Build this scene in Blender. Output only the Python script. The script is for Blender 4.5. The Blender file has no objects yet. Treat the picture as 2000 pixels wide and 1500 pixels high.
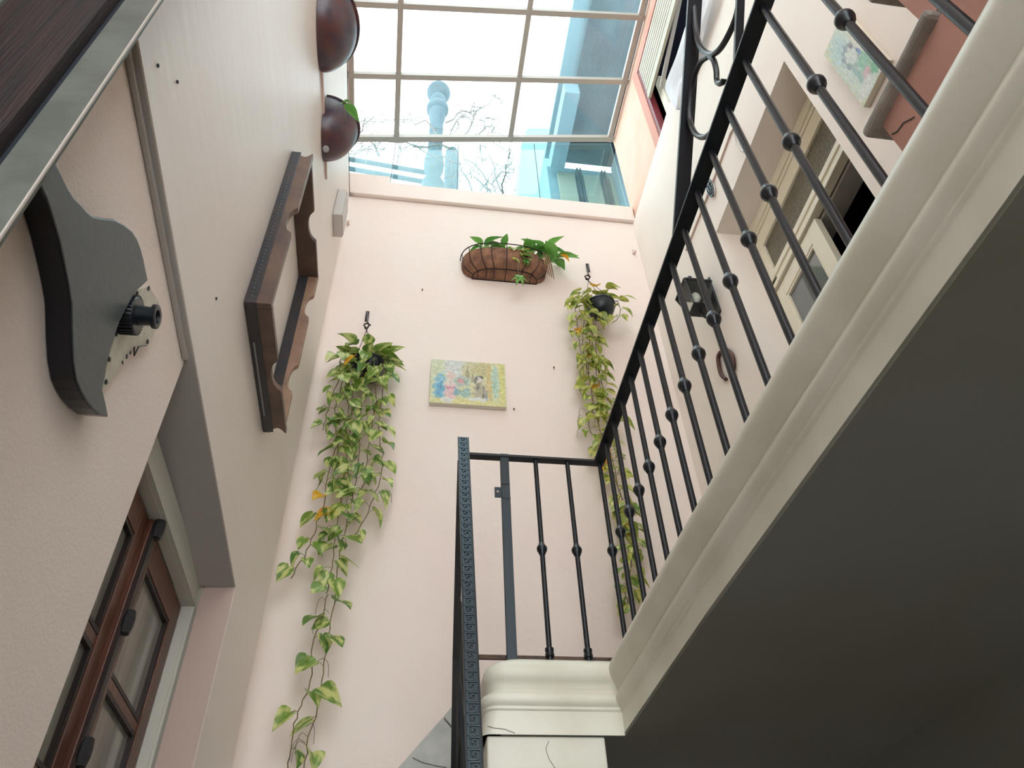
import bpy, bmesh, math, random
from mathutils import Vector, Matrix, noise
random.seed(7)
S = bpy.context.scene
COL = S.collection
# ------------------------------------------------------------ camera
F = 1480.0; CX, CY = 1000.0, 750.0
AX = Vector((0.98969991, -0.06879378, 0.12554483))
AY = Vector((-0.13821206, -0.68768112, 0.71273565))
AZ = Vector((-0.03730303, 0.72274622, 0.69010607))
CAM = Vector((0, 0, 1.6))
cd = bpy.data.cameras.new('camera'); cam = bpy.data.objects.new('camera', cd); COL.objects.link(cam)
cd.sensor_width = 36; cd.lens = F/2000*36; cd.clip_start = 0.02; cd.clip_end = 200
m = Matrix(((AX[0], AX[1], -AX[2], 0), (AY[0], AY[1], -AY[2], 0), (AZ[0], AZ[1], -AZ[2], 1.6), (0, 0, 0, 1)))
cam.matrix_world = m
S.camera = cam
# ------------------------------------------------------------ world: even overcast sky
w = bpy.data.worlds.new('overcast_sky'); S.world = w; w.use_nodes = True
nt = w.node_tree; bg = nt.nodes['Background']
bg.inputs[0].default_value = (0.93, 0.975, 1.0, 1); bg.inputs[1].default_value = 2.3
S.view_settings.view_transform = 'Standard'; S.view_settings.look = 'None'
S.view_settings.gamma = 1; S.view_settings.use_curve_mapping = False
S.view_settings.exposure = 1.12

def ray(px, py):
    a, b = px-CX, CY-py
    v = Vector((a, b, F))
    return Vector((v.dot(AX), v.dot(AY), v.dot(AZ)))
def P(px, py, ax, val):            # point where a sight line meets a wall plane
    r = ray(px, py); t = (val-CAM[ax])/r[ax]
    return CAM+r*t

# ------------------------------------------------------------ materials
def lin(c): return tuple((x/12.92 if x <= .04045 else ((x+.055)/1.055)**2.4) for x in c)
def rgb(r, g, b): return lin((r/255, g/255, b/255))+(1,)
def mat(name, col, rough=.6, metal=0, bump=0, bscale=20, col2=None, nscale=4, stretch=(1, 1, 1), coords='Object', spec=.5, bdist=.01, sharp=(.35, .65), detail=6):
    M = bpy.data.materials.new(name); M.use_nodes = True
    n = M.node_tree.nodes; L = M.node_tree.links; b = n['Principled BSDF']
    b.inputs['Base Color'].default_value = col; b.inputs['Roughness'].default_value = rough
    b.inputs['Metallic'].default_value = metal; b.inputs['Specular IOR Level'].default_value = spec
    tc = n.new('ShaderNodeTexCoord'); mp = n.new('ShaderNodeMapping'); mp.inputs['Scale'].default_value = stretch
    L.new(tc.outputs[coords], mp.inputs[0])
    if col2:
        nz = n.new('ShaderNodeTexNoise'); nz.inputs['Scale'].default_value = nscale; nz.inputs['Detail'].default_value = detail
        L.new(mp.outputs[0], nz.inputs[0])
        rp = n.new('ShaderNodeValToRGB'); rp.color_ramp.elements[0].position = sharp[0]; rp.color_ramp.elements[1].position = sharp[1]
        rp.color_ramp.elements[0].color = col; rp.color_ramp.elements[1].color = col2
        L.new(nz.outputs[0], rp.inputs[0]); L.new(rp.outputs[0], b.inputs['Base Color'])
    if bump:
        nb = n.new('ShaderNodeTexNoise'); nb.inputs['Scale'].default_value = bscale; nb.inputs['Detail'].default_value = 6
        L.new(mp.outputs[0], nb.inputs[0])
        bp = n.new('ShaderNodeBump'); bp.inputs['Strength'].default_value = bump; bp.inputs['Distance'].default_value = bdist
        L.new(nb.outputs[0], bp.inputs['Height']); L.new(bp.outputs[0], b.inputs['Normal'])
    return M
M = {}
M['pink'] = mat('pink_plaster', rgb(237, 217, 208), .75, bump=.35, bscale=5, bdist=.03, col2=rgb(235, 222, 212), nscale=1.6, sharp=(.3, .7))
M['leftpaint'] = mat('pale_left_plaster', rgb(224, 211, 202), .45, bump=.25, bscale=9, bdist=.012, col2=rgb(229, 219, 210), nscale=1.3, stretch=(1, .25, 1.2), sharp=(.3, .7))
M['nearpaint'] = mat('grainy_plaster', rgb(238, 222, 212), .8, bump=.35, bscale=120, bdist=.004)
M['rightpaint'] = mat('pale_right_plaster', rgb(238, 224, 214), .7, bump=.2, bscale=6, bdist=.02, col2=rgb(242, 232, 222), nscale=1.5)
M['orange'] = mat('salmon_plaster', rgb(226, 180, 156), .8, bump=.3, bscale=12, bdist=.01, col2=rgb(224, 190, 170), nscale=3)
M['white'] = mat('cream_gloss_paint', rgb(230, 226, 210), .38, bump=.25, bscale=14, bdist=.006, col2=rgb(218, 213, 194), nscale=5)
M['soffit'] = mat('shade_grey_soffit', rgb(112, 112, 104), .85, bump=.2, bscale=9, col2=rgb(104, 102, 88), nscale=1.2)  # off-white underside coloured darker grey to stand for its lack of light
M['soffit_edge'] = mat('grey_underside_plaster', rgb(178, 172, 166), .85, bump=.2, bscale=30)
M['floor'] = mat('terracotta_floor', rgb(140, 118, 100), .6, col2=rgb(120, 100, 85), nscale=5)
M['iron'] = mat('black_iron_paint', rgb(26, 30, 36), .33, metal=.25, bump=.25, bscale=40, bdist=.003, spec=.6)
M['iron2'] = mat('worn_dark_iron', rgb(44, 54, 60), .4, metal=.4, bump=.3, bscale=60, bdist=.002)
M['key'] = mat('raised_key_iron', rgb(66, 80, 86), .35, metal=.5)
M['rust'] = mat('rusty_bar', rgb(95, 72, 58), .8, col2=rgb(60, 50, 45), nscale=20)
M['alu'] = mat('painted_skylight_bar', rgb(172, 162, 152), .5)
M['woodred'] = mat('varnished_red_wood', rgb(112, 66, 44), .35, bump=.15, bscale=30, col2=rgb(84, 46, 32), nscale=6, stretch=(8, 8, .6), spec=.6)
M['wooddark'] = mat('dark_door_wood', rgb(54, 38, 34), .5, bump=.2, bscale=20, col2=rgb(34, 28, 30), nscale=7, stretch=(9, 9, .5))
M['woodframe'] = mat('walnut_frame_wood', rgb(104, 80, 66), .42, bump=.2, bscale=30, col2=rgb(78, 60, 54), nscale=9, spec=.6)
M['woodlit'] = mat('lit_frame_wood', rgb(150, 118, 96), .5, col2=rgb(122, 94, 78), nscale=9)  # lighter wood tone carries the light on the far frame board
M['casing'] = mat('white_door_casing', rgb(206, 202, 190), .45)
M['cream'] = mat('cream_window_paint', rgb(236, 228, 206), .45)
M['terracotta'] = mat('glazed_terracotta', rgb(96, 54, 48), .36, col2=rgb(54, 46, 62), nscale=7, spec=.7, bump=.15, bscale=12)
M['bloomglint'] = mat('lime_bloom_and_glint', rgb(140, 136, 134), .8)
M['guitar'] = mat('satin_black_body', rgb(58, 68, 72), .38, col2=rgb(70, 80, 82), nscale=30, stretch=(1, 1, 4))
M['guitarside'] = mat('gloss_black_rim', rgb(10, 16, 26), .3)
M['pickguard'] = mat('ivory_plate', rgb(205, 200, 182), .4, col2=rgb(180, 174, 158), nscale=18)
M['blackplastic'] = mat('black_plastic', rgb(22, 28, 36), .35)
M['marble'] = mat('grey_marble', rgb(176, 176, 168), .35, col2=rgb(150, 150, 142), nscale=8)
M['vein'] = mat('marble_joint', rgb(100, 98, 92), .7)
M['tread'] = mat('worn_grey_marble_tread', rgb(188, 180, 170), .5, col2=rgb(150, 142, 134), nscale=14, bump=.3, bscale=40)
M['salmon'] = mat('salmon_stair_plaster', rgb(222, 168, 150), .8, bump=.3, bscale=16, col2=rgb(208, 156, 140), nscale=6)
M['coco'] = mat('coco_fibre_liner', rgb(150, 108, 82), .95, bump=.9, bscale=60, col2=rgb(112, 78, 62), nscale=14)
M['soil'] = mat('dark_soil', rgb(50, 40, 34), .95, bump=.8, bscale=60)
M['stem'] = mat('vine_stem', rgb(132, 116, 74), .6, col2=rgb(104, 96, 60), nscale=20)
M['stemdry'] = mat('dry_brown_twig', rgb(120, 108, 100), .8)
M['plant_pot'] = mat('black_pot_plastic', rgb(16, 24, 34), .35)
M['maroon'] = mat('maroon_window_frame', rgb(118, 34, 44), .5)
M['pinkcasing'] = mat('rose_window_casing', rgb(206, 140, 122), .7)
M['slat'] = mat('cream_shutter_slat', rgb(186, 178, 158), .5)
M['darkroom'] = mat('dark_room_surface', rgb(58, 54, 50), .9)
M['darkblue'] = mat('dark_blue_interior', rgb(34, 38, 58), .9)
M['cloth'] = mat('white_cotton', rgb(232, 234, 240), .9)
M['greybox'] = mat('grey_plastic_box', rgb(196, 188, 182), .5)
M['bluestone'] = mat('weathered_grey_stone', rgb(74, 94, 102), .9, bump=.5, bscale=12, col2=rgb(52, 74, 84), nscale=8)
M['tower'] = mat('grey_eave_concrete', rgb(34, 48, 54), .9, col2=rgb(54, 72, 80), nscale=2.5, bump=.3)
M['towerlight'] = mat('pale_facade', rgb(112, 142, 152), .9)
M['towercream'] = mat('cream_facade_panel', rgb(150, 156, 140), .8)
M['bronze'] = mat('brown_iron_hook', rgb(52, 40, 40), .5, metal=.5)
M['horseshoe'] = mat('rusty_brown_iron', rgb(96, 62, 50), .55, metal=.3, col2=rgb(70, 46, 40), nscale=20)
M['bulb'] = mat('pearl_bulb_glass', rgb(225, 225, 215), .2)
M['sidecanvas'] = mat('bare_canvas_edge', rgb(216, 208, 190), .8)
M['haze'] = mat('hooked_plaster_nub', rgb(214, 186, 176), .8)

def glassmat(name, tint, dirt=.06, rough=.02, dirtcol=(.55, .7, .75, 1), refl=1.0):
    G = bpy.data.materials.new(name); G.use_nodes = True; n = G.node_tree.nodes; L = G.node_tree.links
    n.remove(n['Principled BSDF']); out = n['Material Output']
    t = n.new('ShaderNodeBsdfTransparent'); t.inputs[0].default_value = tint
    g = n.new('ShaderNodeBsdfGlossy'); g.inputs[0].default_value = (1, 1, 1, 1); g.inputs['Roughness'].default_value = rough
    fr = n.new('ShaderNodeLayerWeight'); fr.inputs[0].default_value = .5
    pw = n.new('ShaderNodeMath'); pw.operation = 'POWER'; pw.inputs[1].default_value = 4
    mu = n.new('ShaderNodeMath'); mu.operation = 'MULTIPLY_ADD'; mu.inputs[1].default_value = .5*refl; mu.inputs[2].default_value = .03
    L.new(fr.outputs['Facing'], pw.inputs[0]); L.new(pw.outputs[0], mu.inputs[0])
    m1 = n.new('ShaderNodeMixShader'); L.new(mu.outputs[0], m1.inputs[0]); L.new(t.outputs[0], m1.inputs[1]); L.new(g.outputs[0], m1.inputs[2])
    tr = n.new('ShaderNodeBsdfTranslucent'); tr.inputs[0].default_value = dirtcol
    nz = n.new('ShaderNodeTexNoise'); nz.inputs['Scale'].default_value = 2.2; nz.inputs['Detail'].default_value = 8
    tc = n.new('ShaderNodeTexCoord'); L.new(tc.outputs['Object'], nz.inputs[0])
    mr = n.new('ShaderNodeMapRange'); mr.inputs[1].default_value = .35; mr.inputs[2].default_value = .7
    mr.inputs[3].default_value = dirt*.7; mr.inputs[4].default_value = dirt*1.5; L.new(nz.outputs[0], mr.inputs[0])
    m2 = n.new('ShaderNodeMixShader'); L.new(mr.outputs[0], m2.inputs[0]); L.new(m1.outputs[0], m2.inputs[1]); L.new(tr.outputs[0], m2.inputs[2])
    L.new(m2.outputs[0], out.inputs[0]); return G
M['roofglass'] = glassmat('dusty_roof_glass', (.9, .97, .98, 1), .05)
M['sideglass'] = glassmat('aqua_tinted_glass', (.80, .93, .94, 1), .045, dirtcol=(.5, .8, .82, 1))
M['lampglass'] = glassmat('clear_lamp_glass', (.9, .92, .9, 1), .08)
M['pane'] = mat('curtained_glass', rgb(120, 116, 108), .12, col2=rgb(160, 156, 146), nscale=2.4, stretch=(1, 3, .5), spec=.8)
M['panedark'] = mat('dim_window_glass', rgb(112, 116, 116), .05, spec=.9)
M['texglass'] = mat('patterned_obscure_glass', rgb(124, 116, 96), .35, bump=1, bscale=90, bdist=.01, col2=rgb(98, 92, 76), nscale=60)

def leafmat(name, g1, g2, y):
    G = bpy.data.materials.new(name); G.use_nodes = True; n = G.node_tree.nodes; L = G.node_tree.links
    b = n['Principled BSDF']; b.inputs['Roughness'].default_value = .35
    tc = n.new('ShaderNodeTexCoord'); oi = n.new('ShaderNodeObjectInfo')
    ad = n.new('ShaderNodeVectorMath'); ad.operation = 'ADD'
    sc = n.new('ShaderNodeVectorMath'); sc.operation = 'SCALE'; sc.inputs['Scale'].default_value = 17
    cb = n.new('ShaderNodeCombineXYZ')
    for i in range(3): L.new(oi.outputs['Random'], cb.inputs[i])
    L.new(cb.outputs[0], sc.inputs[0]); mp = n.new('ShaderNodeMapping'); mp.inputs['Scale'].default_value = (2.6, .9, 1)
    L.new(tc.outputs['Object'], mp.inputs[0]); L.new(mp.outputs[0], ad.inputs[0]); L.new(sc.outputs[0], ad.inputs[1])
    nz = n.new('ShaderNodeTexNoise'); nz.inputs['Scale'].default_value = 1.5; nz.inputs['Detail'].default_value = 3; L.new(ad.outputs[0], nz.inputs[0])
    rp = n.new('ShaderNodeValToRGB'); rp.color_ramp.elements[0].position = .46; rp.color_ramp.elements[1].position = .6
    L.new(nz.outputs[0], rp.inputs[0])
    mg = n.new('ShaderNodeMix'); mg.data_type = 'RGBA'; mg.inputs[6].default_value = g1; mg.inputs[7].default_value = g2; L.new(oi.outputs['Random'], mg.inputs[0])
    mx = n.new('ShaderNodeMix'); mx.data_type = 'RGBA'; mx.inputs[7].default_value = y
    L.new(rp.outputs[0], mx.inputs[0]); L.new(mg.outputs[2], mx.inputs[6]); L.new(mx.outputs[2], b.inputs['Base Color'])
    tr = n.new('ShaderNodeBsdfTranslucent'); L.new(mx.outputs[2], tr.inputs[0])
    ms = n.new('ShaderNodeMixShader'); ms.inputs[0].default_value = .35
    L.new(b.outputs[0], ms.inputs[1]); L.new(tr.outputs[0], ms.inputs[2]); L.new(ms.outputs[0], n['Material Output'].inputs[0])
    return G
M['leafA'] = leafmat('variegated_green_leaf', rgb(84, 124, 54), rgb(126, 158, 66), rgb(212, 216, 140))
M['leafB'] = leafmat('yellow_variegated_leaf', rgb(112, 138, 52), rgb(160, 170, 74), rgb(214, 210, 120))
M['leafY'] = leafmat('yellowed_leaf', rgb(224, 176, 30), rgb(232, 190, 50), rgb(214, 150, 60))
M['leafC'] = leafmat('fresh_green_leaf', rgb(92, 150, 66), rgb(126, 176, 84), rgb(110, 164, 78))

# ------------------------------------------------------------ mesh helpers
class MB:
    def __init__(s): s.v = []; s.f = []
    def add(s, vs, fs):
        o = len(s.v); s.v += [tuple(v) for v in vs]; s.f += [tuple(i+o for i in f) for f in fs]; return s
    def box(s, x0, x1, y0, y1, z0, z1):
        vs = [(x, y, z) for x in (x0, x1) for y in (y0, y1) for z in (z0, z1)]
        return s.add(vs, [(0, 1, 3, 2), (4, 6, 7, 5), (0, 4, 5, 1), (2, 3, 7, 6), (0, 2, 6, 4), (1, 5, 7, 3)])
    def hexa(s, q0, q1):            # two quads (lists of 4)
        vs = list(q0)+list(q1)
        return s.add(vs, [(3, 2, 1, 0), (4, 5, 6, 7), (0, 1, 5, 4), (1, 2, 6, 5), (2, 3, 7, 6), (3, 0, 4, 7)])
    def prism(s, pts, vec):         # polygon points extruded by vec
        n = len(pts); vs = [Vector(p) for p in pts]; vs += [p+Vector(vec) for p in vs]
        fs = [tuple(range(n-1, -1, -1)), tuple(range(n, 2*n))]
        fs += [(i, (i+1) % n, n+(i+1) % n, n+i) for i in range(n)]
        return s.add(vs, fs)
    def tube(s, pts, r, n=8, caps=True):
        pts = [Vector(p) for p in pts]; rs = r if isinstance(r, (list, tuple)) else [r]*len(pts)
        rings = []; up = None
        for i, p in enumerate(pts):
            t = (pts[min(i+1, len(pts)-1)]-pts[max(i-1, 0)]).normalized()
            if up is None: up = Vector((0, 0, 1)) if abs(t.z) < .9 else Vector((1, 0, 0))
            a = (up-t*up.dot(t)).normalized(); up = a; b = t.cross(a)
            rings.append([p+(a*math.cos(k*2*math.pi/n)+b*math.sin(k*2*math.pi/n))*rs[i] for k in range(n)])
        vs = [v for r_ in rings for v in r_]; fs = []
        for i in range(len(rings)-1):
            for k in range(n): fs.append((i*n+k, i*n+(k+1) % n, (i+1)*n+(k+1) % n, (i+1)*n+k))
        if caps: fs += [tuple(range(n-1, -1, -1)), tuple((len(rings)-1)*n+k for k in range(n))]
        return s.add(vs, fs)
    def lathe(s, prof, c, axis=(0, 0, 1), n=16, sx=1.0):   # prof: (r, h) list
        ax = Vector(axis).normalized(); u = ax.orthogonal().normalized(); v = ax.cross(u); c = Vector(c)
        vs = []; fs = []
        for r, h in prof:
            for k in range(n):
                a = 2*math.pi*k/n; vs.append(c+ax*h+(u*math.cos(a)+v*math.sin(a))*max(r, 1e-5))
        for i in range(len(prof)-1):
            for k in range(n): fs.append((i*n+k, i*n+(k+1) % n, (i+1)*n+(k+1) % n, (i+1)*n+k))
        return s.add(vs, fs)
    def bar(s, a, b, w, h, up=(0, 0, 1)):       # rectangular bar
        a, b = Vector(a), Vector(b); t = (b-a).normalized(); u = Vector(up); u = (u-t*u.dot(t)).normalized(); v = t.cross(u)
        q = lambda p: [p+v*x*w/2+u*y*h/2 for x, y in ((-1, -1), (1, -1), (1, 1), (-1, 1))]
        return s.hexa(q(a), q(b))
    def mesh(s, name, material, smooth=False):
        me = bpy.data.meshes.new(name); me.from_pydata(s.v, [], s.f); me.update()
        bm = bmesh.new(); bm.from_mesh(me); bmesh.ops.recalc_face_normals(bm, faces=bm.faces); bm.to_mesh(me); bm.free()
        me.materials.append(material)
        if smooth:
            me.polygons.foreach_set('use_smooth', [True]*len(me.polygons))
            try: me.set_sharp_from_angle(angle=math.radians(40))
            except Exception: pass
        return me
    def build(s, name, material, parent=None, smooth=False, bevel=0, loc=None):
        o = bpy.data.objects.new(name, s.mesh(name, material, smooth)); COL.objects.link(o)
        if bevel:
            bv = o.modifiers.new('bevel', 'BEVEL'); bv.width = bevel; bv.segments = 2; bv.limit_method = 'ANGLE'
        if parent is not None:
            o.parent = parent
            if loc is None and not isinstance(parent, str):
                o.matrix_parent_inverse = parent.matrix_world.inverted() if False else Matrix.Translation(-parent.location)
        return o
def tag(o, label=None, cat=None, group=None, kind=None):
    if label: o['label'] = label
    if cat: o['category'] = cat
    if group: o['group'] = group
    if kind: o['kind'] = kind
    return o
def thing(name, loc, label=None, cat=None, group=None, kind=None):
    o = bpy.data.objects.new(name, None); COL.objects.link(o); o.location = loc; o.empty_display_size = .1
    return tag(o, label, cat, group, kind)
def struct(name, mb, m_, parent=None, label=None, cat='wall', **k):
    o = mb.build(name, m_, parent, **k)
    if parent is None: tag(o, label, cat, kind='structure')
    return o
def inst(me, name, parent, mtx):    # a part sharing mesh data
    o = bpy.data.objects.new(name, me); COL.objects.link(o); o.parent = parent
    o.matrix_parent_inverse = Matrix.Translation(-parent.location); o.matrix_basis = mtx
    return o

XL, XR, YB = -0.65, 1.77, 3.60
def zs(y): return 3.335-.088*(y-.5)          # underside of the overhanging upper left wall

# ------------------------------------------------------------ room shell
struct('floor', MB().box(-2.2, 3.2, -2.6, 3.9, -.1, 0), M['floor'], label='plain brown floor far below the stairwell', cat='floor')
mb = MB().box(-1.1, 2.1, YB, YB+.25, 0, 7.12)
struct('wall_back', mb, M['pink'], label='tall pale pink plaster wall facing the viewer, with canvas and plants')
# soft plaster fillet in the left back corner
mb = MB(); n = 6
zz = [2.0, 3.2, 4.4, 5.6, 7.1]; rr = [.10, .085, .07, .05, .03]
vs = []; fs = []
for z, r in zip(zz, rr):
    for k in range(n+1):
        a = math.pi/2*k/n; vs.append((XL-.001+r-r*math.cos(a)+0*z, YB+.001-r+r*math.sin(a), z))
for i in range(len(zz)-1):
    for k in range(n): fs.append((i*(n+1)+k, i*(n+1)+k+1, (i+1)*(n+1)+k+1, (i+1)*(n+1)+k))
mb.add(vs, fs); struct('trim_1', mb, M['pink'], label='soft rounded plaster corner between left wall and back wall', cat='trim', smooth=True)
# ledge and kerb under the glass strip
mb = MB().box(-.80, XR+.02, YB-.035, YB+.10, 7.13, 7.34).box(-.80, -.34, YB-.030, YB+.10, 7.34, 7.44)
struct('trim_2', mb, M['pink'], label='shallow pink plaster ledge under the upright glass strip', cat='trim', bevel=.006)
# left wall
mb = MB()
y0, y1 = .3, YB+.2
mb.hexa([(XL-.30, y0, zs(y0)), (XL, y0, zs(y0)), (XL, 2.84, zs(2.84)), (XL-.30, 2.84, zs(2.84))],
        [(XL-.30, y0, 7.12), (XL, y0, 7.12), (XL, 2.84, 7.12), (XL-.30, 2.84, 7.12)])
mb.hexa([(XL-.12, 2.86, 0), (XL, 2.84, 0), (XL, y1, 0), (XL-.12, y1, 0)], [(XL-.12, 2.86, 7.12), (XL, 2.84, 7.12), (XL, y1, 7.12), (XL-.12, y1, 7.12)])
mb.box(XL-.30, XL, -2.5, y0, 3.35, 7.12)
mb.box(-1.3, -.78, 2.90, 3.85, 0, 3.4)
struct('wall_left', mb, M['leftpaint'], label='smooth pale grey upper left wall with hanging frame and clay pots')
mb = MB().hexa([(XL-.295, .31, zs(.31)-.003), (XL-.004, .31, zs(.31)-.003), (XL-.004, 2.835, zs(2.835)-.003), (XL-.295, 2.835, zs(2.835)-.003)],
               [(XL-.295, .31, zs(.31)+.003), (XL-.004, .31, zs(.31)+.003), (XL-.004, 2.835, zs(2.835)+.003), (XL-.295, 2.835, zs(2.835)+.003)])
struct('trim_3', mb, M['soffit_edge'], label='grey underside of the overhanging upper left wall', cat='trim')
mb = MB().hexa([(-1.2, .63, 0), (-.68, .63, 0), (-.68, 1.68, 0), (-1.2, 1.68, 0)], [(-1.2, .63, zs(.63)), (-.68, .63, zs(.63)), (-.68, 1.68, zs(1.68)), (-1.2, 1.68, zs(1.68))])
struct('wall_left_lower', mb, M['nearpaint'], label='grainy lower left wall section carrying the black guitar body')
struct('trim_4', MB().bar((-.672, .5, zs(.5)-.012), (-.672, 1.66, zs(1.66)-.012), .012, .018), M['soffit_edge'], label='thin brown trim strip between lower and upper left wall', cat='trim')
# left wall above the pots steps back to the skylight
mb = MB().box(-.95, -.76, -2.5, YB+.12, 7.12, 8.4).box(-.95, XL, -2.5, YB, 7.08, 7.12)
struct('wall_left_upper', mb, M['orange'], label='narrow set-back wall strip between left wall and skylight')
# right wall
mb = MB()
mb.box(XR, XR+.24, -2.5, 1.45, 2.5, 7.1).box(XR, XR+.24, 2.52, YB+.1, 2.5, 7.1).box(XR, XR+.24, 1.45, 2.52, 5.46, 7.1)
struct('wall_right', mb, M['rightpaint'], label='pale pink right wall behind the railing with door and lantern')
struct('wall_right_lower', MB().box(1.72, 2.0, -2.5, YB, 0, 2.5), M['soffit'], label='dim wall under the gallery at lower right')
mb = MB().box(1.80, 2.0, 2.90, YB+.02, 7.1, 8.62).box(1.80, 2.0, -2.5, 2.90, 8.44, 8.62).box(1.80, 2.0, -2.5, .6, 7.1, 8.44)
struct('wall_right_upper', mb, M['orange'], label='salmon plaster wall right of the skylight around the upper window')
# wall behind the viewer with an opening added for fill light, roof slab above the viewer
struct('wall_front', MB().box(-2.2, 2.2, -2.7, -2.5, 6.3, 8.9).box(-2.2, -1.0, -2.7, -2.5, 0, 6.3), M['pink'], label='wall behind the viewer above a wide opening added to light the lower walls')
def zr(x): return 8.05+(x+.75)*.217           # sloping roof plane
mb = MB().hexa([(-.95, -2.6, zr(-.95)), (1.98, -2.6, zr(1.98)), (1.98, -.65, zr(1.98)), (-.95, -.65, zr(-.95))],
               [(-.95, -2.6, zr(-.95)+.2), (1.98, -2.6, zr(1.98)+.2), (1.98, -.65, zr(1.98)+.2), (-.95, -.65, zr(-.95)+.2)])
struct('ceiling', mb, M['pink'], label='solid roof slab beyond the near end of the skylight', cat='ceiling')
struct('wall_left_far', MB().box(-2.2, -2.0, -2.6, 3.9, 0, 3.4), M['darkroom'], label='dark wall of the room behind the left doors')
struct('ceiling_left', MB().box(-2.2, -.96, -2.6, 3.9, 3.4, 3.5), M['darkroom'], label='dark ceiling of the room behind the left doors', cat='ceiling')

# ------------------------------------------------------------ skylight
sk = thing('window_1', (.5, 1.5, 8.3), 'sloping roof skylight with pale glazing bars over the stairwell', 'window', kind='structure')
ybars = [3.59, 3.00, 2.41, 1.82, 1.23, .64, .05, -.54]; xbars = [-.73, -.335, .74, 1.755]
for i, y in enumerate(ybars):
    wd = .045 if i else .05
    MB().bar((-.76, y, zr(-.76)), (1.79, y, zr(1.79)), wd, .05).build('cross_bar', M['alu'], sk)
for x in xbars:
    MB().bar((x, -.58, zr(x)+.004), (x, 3.62, zr(x)+.004), .045, .055).build('long_bar', M['alu'], sk)
for i in range(len(ybars)-1):
    for j in range(3):
        a, b = xbars[j], xbars[j+1]; p, q = ybars[i+1], ybars[i]
        MB().hexa([(a, p, zr(a)+.022), (b, p, zr(b)+.022), (b, q, zr(b)+.022), (a, q, zr(a)+.022)],
                  [(a, p, zr(a)+.028), (b, p, zr(b)+.028), (b, q, zr(b)+.028), (a, q, zr(a)+.028)]).build('pane', M['roofglass'], sk)
gs = thing('window_2', (.5, YB, 7.4), 'upright aqua glass strip between ledge and skylight', 'window', kind='structure')
xs_ = [-.75, -.34, .24, .98, 1.775]
for j in range(4):
    a, b = xs_[j]+.002, xs_[j+1]-.002; z0 = 7.44 if j == 0 else 7.33
    MB().hexa([(a, YB+.03, z0), (b, YB+.03, z0), (b, YB+.036, z0), (a, YB+.036, z0)],
              [(a, YB+.03, zr(a)-.02), (b, YB+.03, zr(b)-.02), (b, YB+.036, zr(b)-.02), (a, YB+.036, zr(a)-.02)]).build('pane', M['sideglass'], gs)
for x in xs_[1:4]:
    MB().box(x-.0025, x+.0025, YB+.026, YB+.04, 7.34, zr(x)-.03).build('glass_joint', M['iron2'], gs)

# ------------------------------------------------------------ gallery, landing, moulding
mb = MB().box(.795, 2.0, -2.49, YB-.03, 2.4585, 2.70).box(.36, .795, 2.56, YB-.03, 2.4585, 2.70)
mb.prism([(.797, -2.49, 2.4583), (.790, -2.49, 2.4583), (.778, .47, 2.4583), (.765, 1.04, 2.4583), (.752, 1.65, 2.4583), (.750, 2.485, 2.4583), (.345, 2.487, 2.4583), (.345, 2.57, 2.4583), (.797, 2.57, 2.4583)], (0, 0, .01))
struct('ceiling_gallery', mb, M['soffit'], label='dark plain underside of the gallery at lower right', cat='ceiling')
struct('wall_landing', MB().box(.30, .685, 2.497, YB-.03, 0, 2.458), M['white'], label='short cream wall below the landing moulding', bevel=.006)
prof = [(0, 2.458), (0, 2.532), (.006, 2.537), (.006, 2.546), (.014, 2.552), (.020, 2.563), (.021, 2.574), (.016, 2.585), (.008, 2.592),
        (.006, 2.600), (.010, 2.606), (.013, 2.615), (.022, 2.624), (.031, 2.636), (.036, 2.652), (.036, 2.668), (.029, 2.686), (.014, 2.699), (-.02, 2.708), (-.10, 2.710)]
GP = [(.750, 2.485), (.752, 1.65), (.765, 1.04), (.778, .47), (.790, -2.49)]
def ring(o, z):
    k = max(0, (z-2.458)/.25); xl = .284+.062*k**1.5
    pts = [(xl-o, 3.58)]
    R = .03+.05*k
    for a in range(0, 5):
        t = math.pi/2*a/4
        pts.append((xl-o+R-R*math.cos(t), 2.485-o+R-R*math.sin(t)))
    pts += [(.55, 2.485-o)]+[(x-o, y-(o if i == 0 else 0)) for i, (x, y) in enumerate(GP)]
    return [(x, y, z) for x, y in pts]
mb = MB(); rings = [ring(o, z) for o, z in prof]; nn = len(rings[0]); vs = [v for r_ in rings for v in r_]; fs = []
for i in range(len(rings)-1):
    for k in range(nn-1): fs.append((i*nn+k, i*nn+k+1, (i+1)*nn+k+1, (i+1)*nn+k))
mb.add(vs, fs)
struct('trim_5', mb, M['white'], label='thick cream plaster moulding edging the gallery and landing', cat='trim', smooth=True)

# ------------------------------------------------------------ railing
rail = thing('gallery_railing', (.8, 2.5, 2.70), 'black iron gallery railing of beaded round balusters along the moulding', 'railing')
ZT = 3.585
MB().bar((.80, 2.52, ZT), (.80, -2.3, ZT), .049, .010).build('handrail', M['iron'], rail, bevel=.002)
MB().bar((.20, 2.50, ZT), (.82, 2.50, ZT), .036, .012).build('handrail', M['iron'], rail, bevel=.002)
MB().bar((.21, 2.515, 2.722), (.80, 2.515, 2.722), .012, .014).build('bottom_bar', M['rust'], rail)
bal = MB(); bal.tube([(0, 0, 2.69), (0, 0, ZT-.004)], .0098, 10); balm = bal.mesh('baluster', M['iron'], True)
bd = MB().lathe([(.0105, -.027), (.0135, -.022), (.0145, -.016), (.0185, -.011), (.0205, -.003), (.0205, .004), (.0175, .011), (.0135, .016), (.012, .022), (.0105, .026)], (0, 0, 3.150), n=16)
bdm = bd.mesh('bead', M['iron'], True)
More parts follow.
